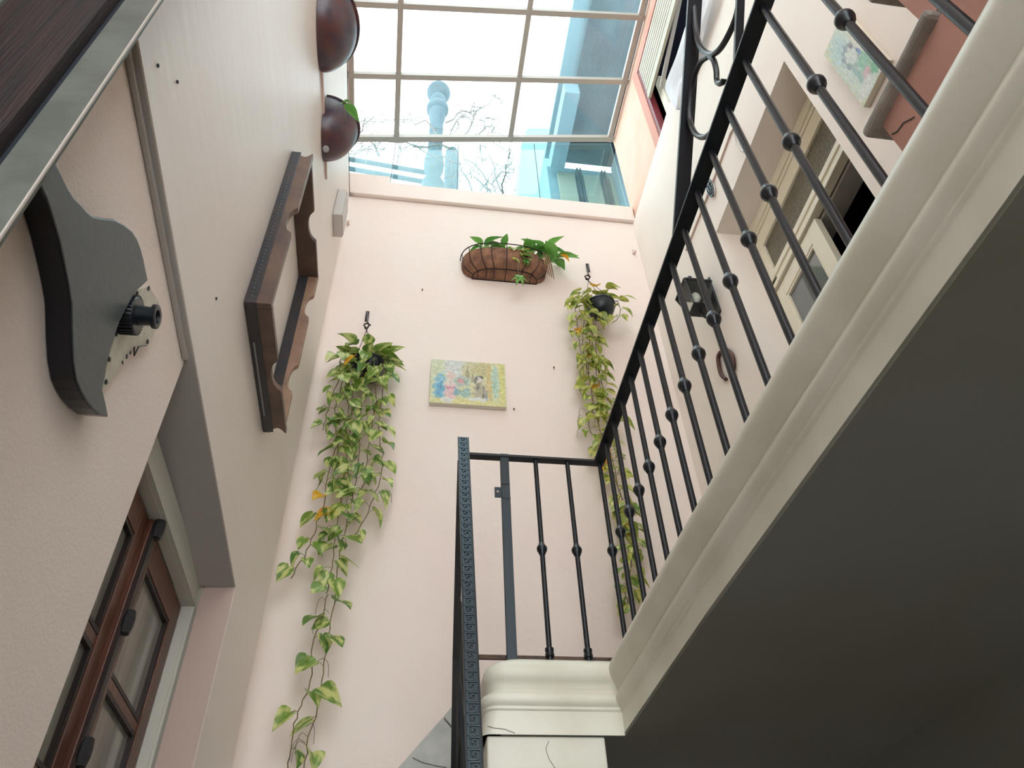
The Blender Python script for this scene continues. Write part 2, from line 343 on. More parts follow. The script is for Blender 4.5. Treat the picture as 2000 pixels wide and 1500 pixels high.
col_ = MB().lathe([(.0105, 0), (.016, 0), (.0165, .010), (.0135, .014), (.0155, .020), (.0155, .030), (.0105, .034)], (0, 0, 2.722), n=14); colm = col_.mesh('foot_collar', M['iron'], True)
def baluster(x, y, collar=False):
    t = Matrix.Translation((x, y, 0)); b = inst(balm, 'baluster', rail, t)
    for me, nm in ((bdm, 'bead'),)+(((colm, 'foot_collar'),) if collar else ()):
        o = bpy.data.objects.new(nm, me); COL.objects.link(o); o.parent = b
baluster(.524, 2.5, True); baluster(.661, 2.5, True)
y = 2.490
while y > -1.6: baluster(.80, y); y -= .1335
post = MB().box(.372, .408, 2.487, 2.505, 2.68, 3.597).build('flat_post', M['iron2'], rail, bevel=.002)
mb = MB().box(.345, .374, 2.490, 2.496, 3.375, 3.425).build('hinge_tab', M['iron2'], post, bevel=.002)
MB().lathe([(.0, 0), (.005, 0), (.005, .003), (0, .003)], (.357, 2.490, 3.40), axis=(0, -1, 0), n=10).build('rivet', M['alu'], mb)
for z in (3.44, 3.37):
    MB().bar((.372, 2.486, z), (.408, 2.486, z), .002, .004).build('weld_bead', M['iron'], post)

# greek key bar (lower flight rail end)
kb = thing('key_patterned_rail', (.2, 2.08, 2.2), 'dark iron upright with raised Greek key band at the landing stair', 'railing')
A = P(904.5, 856, 1, 2.44); B = P(927.5, 1515, 1, 2.09)
A2, B2 = Vector(A), Vector(B); t = (B2-A2); Lk = t.length; t.normalize()
sd = Vector((1, 0, 0)); sd = (sd-t*sd.dot(t)).normalized(); nv = t.cross(sd).normalized()
if nv.y > 0: nv = -nv
MB().bar(A2, B2+t*.5, .010, .0265*2*.86, up=sd).build('flat_bar', M['iron2'], kb)
# overlay wide bar edges
for s_ in (-1, 1):
    MB().bar(A2+sd*s_*.0215+nv*.007, B2+t*.5+sd*s_*.0215+nv*.007, .004, .003, up=sd).build('edge_bead', M['iron'], kb)
# key motif: hooked meander, shared mesh
cell = .0345
path = [(-.5, .5), (-.5, -.42), (.30, -.42), (.30, .25), (-.12, .25), (-.12, -.08)]
km = MB()
for (a, b), (c, d) in zip(path, path[1:]):
    km.bar((a*.030, b*cell*.9, 0), (c*.030, d*cell*.9, 0), .0042, .004, up=(0, 0, 1))
km.bar((-.5*.030, .5*cell*.9, 0), (.5*.030, .5*cell*.9, 0), .0042, .004)
kmm = km.mesh('key_motif', M['key'])
ncell = int((Lk+.2)/cell)
R3 = Matrix((sd, -t, nv)).transposed()
for i in range(ncell):
    c = A2+t*(cell*(i+.6))+nv*.0065
    mt = Matrix.Translation(c) @ R3.to_4x4(); inst(kmm, 'key_motif', kb, mt)
# side strip and diagonal bars behind the key band
C0 = P(899, 900, 1, 2.50); C1 = P(891, 1290, 1, 2.35); C2 = P(889, 1520, 1, 2.20)
MB().tube([C0, C1, C2], .012, 4).build('side_bar', M['iron'], kb)
MB().tube([P(897, 1190, 1, 2.42), P(894, 1330, 1, 2.33), P(905, 1440, 1, 2.26), P(915, 1530, 1, 2.2)], .010, 8).build('curved_bar', M['iron2'], kb)
MB().tube([P(899, 1180, 1, 2.44), P(900, 1340, 1, 2.35), P(898, 1530, 1, 2.26)], .016, 4).build('side_bar', M['iron'], kb)
MB().lathe([(0, -.006), (.010, -.004), (.010, .004), (0, .006)], P(894, 1265, 1, 2.38), axis=(1, 0, 0), n=10).build('bolt', M['rust'], kb)
MB().box(.19, .203, 2.41, 2.45, 3.60, 3.60).build('end_cap', M['iron'], kb) if False else None

# scroll rail of the upper flight
sr = thing('scroll_stair_rail', (.8, 1.3, 3.59), 'black iron scrollwork rail rising above the gallery handrail at top', 'railing')
ez = lambda y: 3.585+(1.325-y)*1.07
MB().bar((.80, 1.325, 3.587), (.80, -.4, ez(-.4)), .046, .012, up=(0, 0, 1)).build('handrail', M['iron'], sr)
MB().bar((.80, .80, 3.588), (.80, -.4, 3.588+1.2*1.2), .022, .012).build('lower_bar', M['iron'], sr)
def px(pts): return [P(a, b, 0, .80) for a, b in pts]
def smooth(pts, k=4):
    pts = [Vector(p) for p in pts]; out = []
    for i in range(len(pts)-1):
        p0 = pts[max(i-1, 0)]; p1 = pts[i]; p2 = pts[i+1]; p3 = pts[min(i+2, len(pts)-1)]
        for j in range(k):
            u = j/k
            out.append(.5*((2*p1)+(p2-p0)*u+(2*p0-5*p1+4*p2-p3)*u*u+(3*p1-p0-3*p2+p3)*u**3))
    out.append(pts[-1]); return out
MB().tube(smooth(px([(1352, -60), (1355, 0), (1358, 50), (1366, 88), (1385, 106), (1404, 98), (1424, 66), (1440, 25), (1448, -30)])), .0092, 8).build('scroll', M['iron'], sr, smooth=True)
MB().tube(smooth(px([(1384, 110), (1368, 122), (1356, 150), (1349, 190), (1347, 230), (1356, 258), (1370, 268), (1386, 262), (1402, 238)])), .0088, 8).build('scroll', M['iron'], sr, smooth=True)
MB().tube(smooth(px([(1384, 108), (1394, 118), (1399, 138), (1400, 156), (1405, 163), (1412, 160), (1414, 154)])), .0088, 8).build('scroll', M['iron'], sr, smooth=True)

# ------------------------------------------------------------ upper staircase
st = thing('upper_staircase', (1.3, .4, 2.70), 'salmon plaster staircase with grey marble treads at top right', 'staircase')
run, rise = .2, .235
for k in range(0, 8):
    yf = .712-run*(k-1); zb = 3.115+rise*(k-1)
    MB().box(.966, XR-.01, -1.6 if k == 7 else yf-run-.03, yf-.035, 2.705 if k == 0 else zb-rise+.02, zb).build('riser_block', M['salmon'], st)
    MB().box(.942, XR-.008, yf-.268, yf, zb, zb+.030).build('tread', M['tread'], st, bevel=.010)
for k in range(1, 8):
    yf = .712-run*(k-1); zb = 3.115+rise*(k-1)
    MB().box(.966, XR-.01, -1.6, yf-run-.03, 2.705+rise*max(0, k-2), zb-.002).build('cheek_wall', M['salmon'], st)
# crack in the plaster
cr = [P(a, b, 0, .965) for a, b in ((1742, 262), (1752, 257), (1760, 247), (1764, 240), (1778, 233), (1786, 228))]
MB().tube(cr, .0018, 5).build('plaster_crack', M['vein'], st)

# ------------------------------------------------------------ lower flight marble
sl = thing('marble_stair', (.1, 3.5, 0), 'grey marble stair slabs climbing the back wall behind the key-patterned upright', 'staircase')
def slab(pts):
    q = [P(a, b, 1, 3.594) for a, b in pts]; MB().prism(q, (0, -.022, 0)).build('marble_slab', M['marble'], sl, bevel=.002)
slab([(690, 1602), (864, 1405), (888, 1434), (890, 1660), (700, 1680)])
slab([(866, 1403), (889, 1374), (910, 1362), (912, 1660), (892, 1660), (890, 1433)])
slab([(911, 1361), (945, 1354), (985, 1352), (985, 1640), (914, 1650)])
MB().tube([P(a, b, 1, 3.571) for a, b in ((806, 1480), (824, 1489), (848, 1495), (872, 1499))], .002, 5).build('dark_vein', M['vein'], sl)
for k in range(4):
    MB().box(.10-.18*k, .28-.18*k, 2.75, 3.57, 0, 2.40-.2*k).build('step', M['marble'], sl)

# ------------------------------------------------------------ left french doors
M['jambshade'] = mat('shaded_pink_reveal', rgb(196, 172, 160), .8, bump=.2, bscale=30)  # pink darkened to carry the shade on the door reveal
M['darkmatte'] = mat('aged_dark_bolt', rgb(34, 32, 34), .7)
struct('trim_6', MB().hexa([(-.775, 2.846, 0), (XL-.002, 2.838, 0), (XL-.002, 2.841, 0), (-.775, 2.8615, 0)], [(-.775, 2.846, zs(2.84)-.006), (XL-.002, 2.838, zs(2.84)-.006), (XL-.002, 2.841, zs(2.84)-.006), (-.775, 2.8615, zs(2.84)-.006)]), M['jambshade'], label='pink plaster reveal with shade in its colour right of the brown double door', cat='trim')
d1 = thing('door_1', (-.85, 2.3, 0), 'brown varnished glazed double door in the left recess', 'door', kind='structure')
ZD = 3.055
def leaf(y0, y1, bars, name='door_leaf'):
    b = MB(); X0, X1 = -.885, -.845; w_ = .085
    b.box(X0, X1, y0, y0+w_, .02, ZD).box(X0, X1, y1-w_, y1, .02, ZD).box(X0, X1, y0+w_, y1-w_, ZD-.10, ZD)
    for zb in bars: b.box(X0, X1-.006, y0+w_, y1-w_, zb-.017, zb+.017)
    b.box(X0, X1, y0+w_, y1-w_, .02, 1.2)
    lf = b.build(name, M['woodred'], d1, bevel=.003)
    zt = [ZD-.10]+[z-.017 for z in bars]; zb_ = [z+.017 for z in bars]+[1.2]
    for zt_, z0 in zip(zt, zb_):
        MB().box(-.872, -.866, y0+w_, y1-w_, z0, zt_).build('pane', M['pane'], lf)
        g = MB(); e = .014      # glazing beads
        g.box(-.866, -.850, y0+w_, y1-w_, zt_-e, zt_).box(-.866, -.850, y0+w_, y1-w_, z0, z0+e)
        g.box(-.866, -.850, y0+w_, y0+w_+e, z0+e, zt_-e).box(-.866, -.850, y1-w_-e, y1-w_, z0+e, zt_-e)
        g.build('glazing_bead', M['wooddark'], lf)
leaf(2.315, 2.878, [2.57, 2.20, 1.83, 1.46])
leaf(1.72, 2.285, [2.602, 2.23, 1.86, 1.49])
MB().box(-.85, -.828, 2.262, 2.338, .02, ZD).build('meeting_stile', M['woodred'], d1, bevel=.004)
MB().tube([(-.822, 2.285, .1), (-.822, 2.285, ZD+.01)], .006, 8).build('bolt_rod', M['darkmatte'], d1)
MB().bar((-.822, 2.283, .1), (-.822, 2.283, ZD), .03, .012, up=(1, 0, 0)).build('bolt_plate', M['wooddark'], d1)
for z in (3.03, 2.70, 2.33, 1.9):
    MB().lathe([(.0, -.04), (.016, -.036), (.02, -.012), (.02, .012), (.016, .036), (0, .04)], (-.812, 2.283, z), n=10).build('bolt_guide', M['darkmatte'], d1)
mb = MB()
for x0, x1, dy, dz in ((-.845, -.83, .0, .0), (-.83, -.815, .006, .010), (-.815, -.806, .010, .014), (-.806, -.79, .004, .008)):
    mb.box(x0, x1, 2.882-dy*1.0, 2.93, 0, 3.12); mb.box(x0, x1, 1.66, 2.9, ZD+.006-dz*.2, 3.16)
mb.hexa([(-.79, 2.862, 0), (-.774, 2.846, 0), (-.774, 2.93, 0), (-.79, 2.93, 0)], [(-.79, 2.862, 3.14), (-.774, 2.846, 3.14), (-.774, 2.93, 3.14), (-.79, 2.93, 3.14)])
mb.build('door_casing', M['casing'], d1)
# jamb filler between casing and wall face handled by wall_left

# ------------------------------------------------------------ near left doorway (dark leaf, pale jamb)
M['blackest'] = mat('rebate_shade', rgb(16, 24, 34), .9)  # near-black colour paints the shade inside the groove
M['jamb'] = mat('shaded_jamb_grey', rgb(98, 100, 92), .6, bump=.2, bscale=30, col2=rgb(84, 86, 78), nscale=14)  # grey darkened to stand for a jamb face turned from the light
d3 = thing('door_3', (-.55, .6, 2.7), 'dark wooden door in a pale jamb close by at top left', 'door', kind='structure')
MB().box(-.548, -.497, .585, .598, 0, 4.2).build('door_jamb', M['jamb'], d3)
MB().box(-.497, -.4935, .584, .590, 0, 4.2).build('arris_highlight', M['alu'], d3, bevel=.002)  # paler strip painted as light catching the jamb edge
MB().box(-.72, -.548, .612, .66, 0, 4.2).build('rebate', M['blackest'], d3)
MB().box(-.722, -.578, .588, .612, 0, 4.2).build('door_panel', M['wooddark'], d3)
MB().box(-.742, -.7225, .582, .612, 0, 4.2).build('panel_edge', M['jamb'], d3)
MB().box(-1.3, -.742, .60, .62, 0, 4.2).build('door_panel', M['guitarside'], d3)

d3.rotation_euler.y = -.029
# ------------------------------------------------------------ right doorway
d2 = thing('door_2', (1.97, 2.0, 2.7), 'cream glazed double door with patterned transom in the right wall', 'door', kind='structure')
X = 1.97
b = MB().box(X, X+.05, 1.45, 2.52, 5.34, 5.46).box(X, X+.05, 2.50, 2.60, 2.7, 5.46).box(X-.012, X, 1.45, 2.512, 5.37, 5.40)
b.build('door_frame', M['cream'], d2, bevel=.003)
b = MB().box(X+.004, X+.04, 1.45, 2.50, 5.23, 5.335).box(X+.004, X+.04, 2.425, 2.50, 4.90, 5.23).box(X-.004, X+.04, 1.45, 2.50, 4.945, 4.985).box(X+.004, X+.04, 1.45, 2.50, 4.905, 4.945).box(X-.010, X+.04, 1.45, 2.50, 4.875, 4.905)
b.build('transom_frame', M['cream'], d2, bevel=.003)
MB().box(X+.02, X+.026, 1.45, 2.425, 4.985, 5.23).build('transom_pane', M['texglass'], d2)
MB().box(X+.05, X+.16, 1.45, 2.50, 4.86, 4.90).build('door_head', M['soffit_edge'], d2)
lf = MB().box(X+.005, X+.045, 1.985, 2.075, 2.72, 4.862).box(X+.005, X+.045, 2.42, 2.50, 2.72, 4.862).box(X+.005, X+.045, 2.075, 2.42, 4.765, 4.862).box(X+.005, X+.045, 2.075, 2.42, 2.72, 3.3).build('door_leaf', M['cream'], d2, bevel=.003)
MB().box(X+.022, X+.028, 2.075, 2.42, 3.3, 4.765).build('pane', M['panedark'], lf)
b = MB().box(X+.01, X+.022, 2.075, 2.42, 4.750, 4.765).box(X+.01, X+.022, 2.405, 2.42, 3.3, 4.75).box(X+.01, X+.022, 2.075, 2.09, 3.3, 4.75).build('glazing_bead', M['cream'], lf)
MB().box(1.80, 3.3, .6, 3.5, 2.5, 2.7).box(3.2, 3.3, .6, 3.5, 2.7, 6).box(2.03, 3.3, .5, .6, 2.7, 6).box(2.03, 3.3, 3.5, 3.6, 2.7, 6).box(2.03, 3.3, .5, 3.6, 5.9, 6).build('dark_room', M['darkroom'], d2)
# vertical casing bead on wall beside the doorway
# ------------------------------------------------------------ upper right window with roller shutter
w3 = thing('window_3', (1.8, 1.7, 7.1), 'maroon framed window with cream roller shutter beside the skylight', 'window', kind='structure')
MB().box(1.788, 1.84, 2.80, 2.90, 7.1, 8.44).box(1.788, 1.84, .6, 2.80, 8.33, 8.44).build('window_surround', M['pinkcasing'], w3)
MB().box(1.795, 1.85, 2.755, 2.80, 7.1, 8.33).box(1.795, 1.85, .6, 2.755, 8.29, 8.33).build('window_frame', M['maroon'], w3)
for k in range(8):
    z = 8.25-.062*k
    MB().box(1.775, 1.792, .7, 2.735, z-.046, z).build('slat', M['slat'], w3, bevel=.005)
MB().box(1.772, 1.796, .7, 2.735, 7.705, 7.755).build('bottom_bar', M['slat'], w3)
MB().box(1.86, 1.92, 2.62, 2.70, 7.1, 7.9).build('window_frame', M['cream'], w3)
MB().bar((1.83, 2.60, 7.62), (1.83, 1.4, 7.95), .03, .03).build('brace', M['soffit_edge'], w3)
MB().box(2.3, 2.32, .4, 3.0, 7.0, 8.5).box(1.85, 2.3, 2.9, 2.92, 7.0, 8.5).box(1.85, 2.3, .4, 3.0, 8.46, 8.5).build('dark_room', M['darkblue'], w3)
# cloth hanging over the wall top
c = MB(); vs = []; fs = []
lft = smooth([P(a, b_, 0, 1.70) for a, b_ in ((1362, -30), (1352, 20), (1340, 60), (1325, 110), (1307, 155), (1303, 178), (1312, 200), (1322, 214))], 3)
rgt = smooth([P(a, b_, 0, 1.72) for a, b_ in ((1400, -30), (1388, 20), (1378, 50), (1366, 90), (1352, 130), (1342, 160), (1334, 190), (1326, 214))], 3)
nu = 8
for j, (l_, r_) in enumerate(zip(lft, rgt)):
    for i in range(nu+1):
        p = l_.lerp(r_, i/nu); vs.append(p+Vector((-.015*math.sin(i*1.9+j*.15), 0, 0)))
for j in range(len(lft)-1):
    for i in range(nu): a = j*(nu+1)+i; fs.append((a, a+1, a+nu+2, a+nu+1))
c.add(vs, fs)
cl = tag(c.build('cloth', M['cloth'], smooth=True), 'white cloth hanging down the right wall under the shuttered window', 'cloth')
cl.modifiers.new('solid', 'SOLIDIFY').thickness = .003

# ------------------------------------------------------------ paintings (flat print as colour attribute)
def paint(name, nx, nz, fn, org, ux, uz, parent):
    vs = []; fs = []; cols = []
    for j in range(nz+1):
        for i in range(nx+1):
            vs.append(Vector(org)+Vector(ux)*(i/nx)+Vector(uz)*(j/nz)); cols.append(fn(i/nx, j/nz))
    for j in range(nz):
        for i in range(nx): a = j*(nx+1)+i; fs.append((a, a+1, a+nx+2, a+nx+1))
    me = bpy.data.meshes.new(name); me.from_pydata(vs, [], fs)
    at = me.color_attributes.new('paint', 'FLOAT_COLOR', 'POINT')
    for k, c_ in enumerate(cols): at.data[k].color = rgb(*c_)
    mt = bpy.data.materials.new('oil_paint'); mt.use_nodes = True; n_ = mt.node_tree.nodes
    a_ = n_.new('ShaderNodeAttribute'); a_.attribute_name = 'paint'; mt.node_tree.links.new(a_.outputs[0], n_['Principled BSDF'].inputs[0])
    n_['Principled BSDF'].inputs['Roughness'].default_value = .6
    me.materials.append(mt); o = bpy.data.objects.new(name, me); COL.objects.link(o); o.parent = parent
    o.matrix_parent_inverse = Matrix.Translation(-parent.location); return o
rp = random.Random(3)
def mixc(a, b, t): return tuple(a[k]*(1-t)+b[k]*t for k in range(3))
def blobs(lst):
    def f(u, v):
        c_ = (206, 202, 150)
        w1 = noise.noise_vector(Vector((u*9, v*6, 3))); u += w1.x*.02; v += w1.y*.03
        w2 = noise.noise_vector(Vector((u*38, v*26, 7))); u += w2.x*.014; v += w2.y*.02
        for (cx, cz, rx, rz, colr, soft) in lst:
            d = math.sqrt(((u-cx)/rx)**2+((v-cz)/rz)**2)
            d += .25*math.sin(u*47+cz*31)*math.sin(v*39+cx*17)
            t = min(1, max(0, (1-d)/soft+.5)); c_ = mixc(c_, colr, t)
        k = rp.uniform(-5, 5)+20*noise.noise(Vector((u*46, v*20, 1)))+14*noise.noise(Vector((u*16, v*30, 5)))
        ln_ = abs(noise.noise(Vector((u*14, v*10, 9)))); k -= 30*max(0, 1-ln_/.03) if .08 < v < .95 else 0
        c_ = mixc(c_, (206, 203, 188), .22); return tuple(max(0, min(255, x+k)) for x in c_)
    return f
L1 = [(.3, .8, .3, .35, (202, 206, 200), .5), (.1, .5, .1, .6, (200, 206, 168), .4), (.13, .38, .09, .30, (120, 178, 200), .4), (.13, .3, .05, .18, (82, 150, 190), .4),
      (.27, .72, .09, .07, (206, 208, 204), .3), (.27, .62, .06, .12, (214, 186, 176), .3), (.26, .45, .08, .12, (208, 200, 186), .3), (.28, .24, .09, .20, (222, 176, 180), .3), (.27, .35, .07, .03, (208, 130, 150), .3),
      (.5, .8, .09, .2, (196, 188, 142), .4), (.49, .72, .02, .16, (150, 142, 104), .3), (.55, .6, .015, .12, (150, 142, 104), .3), (.42, .52, .1, .12, (160, 176, 166), .4), (.40, .53, .04, .05, (206, 140, 144), .3), (.47, .5, .03, .03, (136, 160, 140), .3),
      (.36, .28, .05, .1, (124, 160, 168), .3), (.46, .24, .07, .12, (140, 172, 162), .3), (.68, .82, .13, .18, (184, 172, 118), .4), (.78, .5, .035, .6, (196, 172, 112), .3), (.64, .62, .05, .05, (84, 82, 78), .3), (.59, .56, .02, .07, (96, 94, 90), .3),
      (.65, .54, .035, .10, (222, 206, 198), .3), (.66, .32, .09, .2, (168, 158, 132), .4), (.62, .4, .02, .1, (110, 104, 92), .3), (.7, .3, .015, .16, (120, 110, 100), .3), (.74, .2, .012, .1, (100, 120, 150), .3),
      (.86, .55, .045, .42, (168, 196, 174), .3), (.95, .5, .035, .6, (206, 200, 112), .3), (.45, .06, .5, .07, (214, 204, 132), .4), (.62, .13, .13, .05, (214, 216, 208), .4), (.22, .08, .08, .07, (214, 210, 204), .3)]
cv = thing('canvas_painting', (.34, 3.585, 4.84), 'unframed canvas with two painted figures and flowers on back wall', 'painting', 'unframed painted canvases')
MB().box(.092, .586, 3.566, 3.598, 4.842, 5.232).build('canvas_edge', M['sidecanvas'], cv)
paint('canvas_face', 150, 100, blobs(L1), (.092, 3.5645, 4.842), (.494, 0, 0), (0, 0, .39), cv)
L2 = [(.5, .5, .6, .6, (196, 212, 202), .5), (.35, .75, .25, .2, (176, 204, 204), .4), (.8, .3, .2, .5, (214, 208, 196), .4), (.45, .55, .2, .17, (120, 132, 146), .3), (.48, .54, .15, .13, (206, 214, 208), .3), (.6, .62, .05, .05, (110, 110, 116), .3),
      (.68, .45, .06, .05, (110, 130, 190), .3), (.66, .28, .25, .14, (130, 184, 156), .3), (.5, .18, .2, .07, (206, 170, 176), .4), (.35, .3, .06, .2, (140, 176, 170), .4), (.75, .12, .15, .07, (96, 170, 130), .3), (.3, .1, .25, .08, (214, 218, 214), .4)]
cv2 = thing('canvas_painting', (1.75, 1.14, 4.51), 'canvas with a pale green painted portrait beside the salmon stairs', 'painting', 'unframed painted canvases')
MB().box(1.742, 1.768, 1.04, 1.236, 4.515, 5.02).build('canvas_edge', M['sidecanvas'], cv2)
paint('canvas_face', 70, 120, blobs(L2), (1.7405, 1.236, 4.515), (0, -.196, 0), (0, 0, .505), cv2)

M['darkstain'] = mat('black_stained_wood', rgb(44, 46, 54), .3, bump=.2, bscale=40, col2=rgb(58, 52, 52), nscale=12)
# ------------------------------------------------------------ carved frame on left wall (scalloped boards standing off the wall)
fr = thing('carved_wooden_frame', (XL, 2.27, 3.8), 'empty dark wooden frame with scalloped edges on the upper left wall', 'frame')
fy0, fy1, fz0, fz1 = 1.92, 2.67, 3.785, 4.87
def scal(L_, n_, d=.098, notch=.032, cove=.055):
    pts = []; N = 60
    for i in range(N+1):
        s_ = L_*i/N; dd = d
        for k in range(n_):
            c_ = L_*(k+.5)/n_; h_ = .085
            if abs(s_-c_) < h_: dd = d-notch*math.sqrt(max(0, 1-((s_-c_)/h_)**2))
        pts.append((s_, dd))
    return pts
def board(org, du, dt, L_, n_, m_, th=.03, c0=0, c1=0, **k):
    org, du, dt = Vector(org), Vector(du), Vector(dt)
    X1 = Vector((1, 0, 0)); sc_ = scal(L_, n_, **k); d0 = sc_[0][1]
    e0 = [org+du*(.034*math.sin(math.pi*q/8))+X1*(d0*(.30+.66*q/8)) for q in range(9)] if c0 else []
    e1 = [org+du*(L_-.034*math.sin(math.pi*q/8))+X1*(d0*(.30+.66*q/8)) for q in range(8, -1, -1)] if c1 else []
    pts = [org]+e0+[org+du*s_+X1*d for s_, d in sc_]+e1+[org+du*L_]
    MB().prism(pts, dt*th).build('frame_board', m_, fr, bevel=.004)
board((XL+.001, fy0, fz0), (0, 0, 1), (0, 1, 0), fz1-fz0, 1, M['woodframe'], .028, c1=1)
board((XL+.001, fy1-.036, fz0+.029), (0, 0, 1), (0, -1, 0), fz1-fz0-.067, 2, M['woodlit'], .028)
board((XL+.001, fy0+.029, fz0), (0, 1, 0), (0, 0, 1), fy1-fy0-.029, 1, M['woodframe'], .028, c1=1)
board((XL+.001, fy0+.029, fz1-.036), (0, 1, 0), (0, 0, -1), fy1-fy0-.065, 1, M['woodframe'], .028)
MB().box(XL+.002, XL+.045, fy0-.004, fy0+.004, fz0, fz1-.004).build('dark_back_strip', M['darkstain'], fr, bevel=.002)
MB().box(XL+.002, XL+.045, fy0-.004, fy1-.01, fz0-.005, fz0+.002).build('dark_back_strip', M['darkstain'], fr, bevel=.002)
MB().box(XL+.002, XL+.05, fy1-.068, fy1-.062, fz0+.03, fz1-.066).build('dark_back_strip', M['darkstain'], fr)
b = MB()            # raised ridges along the outer faces
b.bar((XL+.047, fy0-.003, fz0+.01), (XL+.047, fy0-.003, fz1-.01), .008, .010).build('ridge', M['guitar'], fr)
b = MB().bar((XL+.018, fy0+.2, fz0-.006), (XL+.018, fy1-.12, fz0-.006), .006, .004).build('highlight_strip', M['bloomglint'], fr)  # pale strip painted as a glint along the bottom board
bdots = MB()
for k in range(36): bdots.lathe([(0, -.004), (.006, 0), (0, .004)], (XL+.022, fy0-.005, fz0+.03+.0235*k), axis=(0, 1, 0), n=6)
tag(bdots.build('bead_row', M['guitar'], fr), kind='stuff')
b = MB().box(XL+.001, XL+.02, fy0+.028, fy0+.06, fz0+.03, fz1-.03).box(XL+.001, XL+.02, fy1-.06, fy1-.028, fz0+.03, fz1-.03).box(XL+.001, XL+.02, fy0+.03, fy1-.03, fz0+.028, fz0+.05).box(XL+.001, XL+.02, fy0+.03, fy1-.03, fz1-.05, fz1-.028)
b.build('inner_rebate', M['guitar'], fr)

# ------------------------------------------------------------ guitar body on near left wall
gt = thing('guitar_body', (-.68, 1.1, 2.6), 'satin black guitar body half with ivory plate on the left wall', 'wall art')
GX = -.632
gp = [(100, 300), (118, 335), (133, 366), (145, 385), (159, 399), (170, 412), (182, 422), (203, 426), (224, 428), (243, 438), (259, 451), (269, 467), (276, 486), (281, 505), (286, 530), (290, 548), (268, 568), (256, 588), (245, 608), (235, 628), (227, 650), (219, 675), (212, 700), (208, 722), (205, 741), (201, 761), (207, 785), (213, 815), (196, 811), (181, 799), (168, 783), (158, 765), (150, 745), (144, 710), (142, 675), (141, 640), (140, 594), (134, 555), (125, 510), (115, 465), (103, 425), (91, 388), (78, 360), (70, 330)]
gb = MB().prism([P(a, b_, 0, GX) for a, b_ in gp], (-.047, 0, 0)); go = gb.build('body', M['guitarside'], gt, bevel=.004)
go.data.materials.append(M['guitar'])
for p_ in go.data.polygons:
    if p_.normal.x > .9 or (abs(p_.normal.x) > .9 and p_.center.x > GX-.001): p_.material_index = 1
pg = [(292, 560), (268, 566), (256, 588), (245, 608), (235, 628), (227, 650), (219, 675), (212, 700), (208, 722), (204, 741), (201, 761), (212, 751), (226, 727), (243, 704), (257, 683), (270, 677), (290, 670), (312, 630), (310, 590)]
po = MB().prism([P(a, b_, 0, -.664) for a, b_ in pg], (-.012, 0, 0)).build('plate', M['pickguard'], gt)
for a, b_ in ((290, 563), (268, 573), (248, 607), (227, 652), (213, 702), (207, 746), (288, 667)):
    MB().lathe([(0, .003), (.006, .002), (.006, 0)], P(a, b_, 0, -.663), axis=(1, 0, 0), n=10).build('screw', M['blackplastic'], po)
mb = MB()
for q in (((262, 677), (262, 695)), ((262, 695), (271, 677)), ((271, 677), (287, 674)), ((255, 686), (254, 692)), ((248, 692), (247, 701)), ((239, 705), (240, 711))):
    mb.tube([P(q[0][0], q[0][1], 0, -.661), P(q[1][0], q[1][1], 0, -.661)], .0017, 5)
mb.build('slot_marks', M['blackplastic'], po)
kc = P(309, 619, 0, -.585)
kx = lambda x: Vector((x, kc.y, kc.z))
mb = MB().lathe([(0, -.082), (.043, -.082), (.043, -.046), (.040, -.042), (.023, -.042), (.021, -.012), (.028, -.010), (.028, -.002), (.024, 0), (.016, -.001), (.014, -.012), (0, -.012)], kc, axis=(1, 0, 0), n=28)
kn = mb.build('knob', M['blackplastic'], gt, smooth=True)
mb = MB()
for k in range(30):
    a = 2*math.pi*k/30; d = Vector((0, math.cos(a), math.sin(a)))
    mb.bar(kx(kc.x-.080)+d*.044, kx(kc.x-.044)+d*.044, .004, .004, up=d)
mb.build('knurling', M['blackplastic'], kn)

# ------------------------------------------------------------ clay wall pots and rail
def wallpot(y0, y1, zr_, label, R=.190, H=.25):
    o = thing('wall_pot', (XL, (y0+y1)/2, zr_-H), label, 'plant pot', group='glazed clay pots on the left wall')
    cy = (y0+y1)/2; ry = (y1-y0)/2; nA, nV = 20, 10; vs = []; fs = []
    for j in range(nV+1):
        t = math.pi/2*j/nV; rr_ = math.cos(t)**.75 if j < nV else 0.0; z = zr_-H*math.sin(t)
        for i in range(nA+1):
            a = math.pi*i/nA-math.pi/2
            vs.append((XL+.002+R*rr_*math.cos(a), cy+ry*rr_*math.sin(a), z))
    for j in range(nV):
        for i in range(nA): a = j*(nA+1)+i; fs.append((a, a+1, a+nA+2, a+nA+1))
    b = MB(); b.add(vs, fs)
    # back plate
    back = [(XL+.002, cy+ry*(math.cos(math.pi/2*j/nV)**.75 if j < nV else 0), zr_-H*math.sin(math.pi/2*j/nV)) for j in range(nV+1)]
    back += [(XL+.002, cy-ry*(math.cos(math.pi/2*j/nV)**.75), zr_-H*math.sin(math.pi/2*j/nV)) for j in range(nV-1, -1, -1)]
    b.add(back, [tuple(range(len(back)))])
    bo = b.build('bowl', M['terracotta'], o, smooth=True)
    rim = [(XL+.006+R*math.cos(a), cy+ry*math.sin(a), zr_) for a in [math.pi*i/24-math.pi/2 for i in range(25)]]
    MB().tube(rim, .008, 8).build('rim', M['terracotta'], bo, smooth=True)
    MB().prism([(XL+.004+(R-.012)*math.cos(a), cy+(ry-.012)*math.sin(a), zr_-.03) for a in [math.pi*i/16-math.pi/2 for i in range(17)]], (0, 0, .01)).build('soil', M['soil'], o)
    MB().lathe([(0, -.004), (.010, -.003), (.010, .004)], (XL+R*.5, cy, zr_-H*.78), n=8).build('drain_hole', M['guitarside'], bo)
    return o
WP = [(1.52, 2.02, 6.0), (2.19, 2.57, 6.0)]
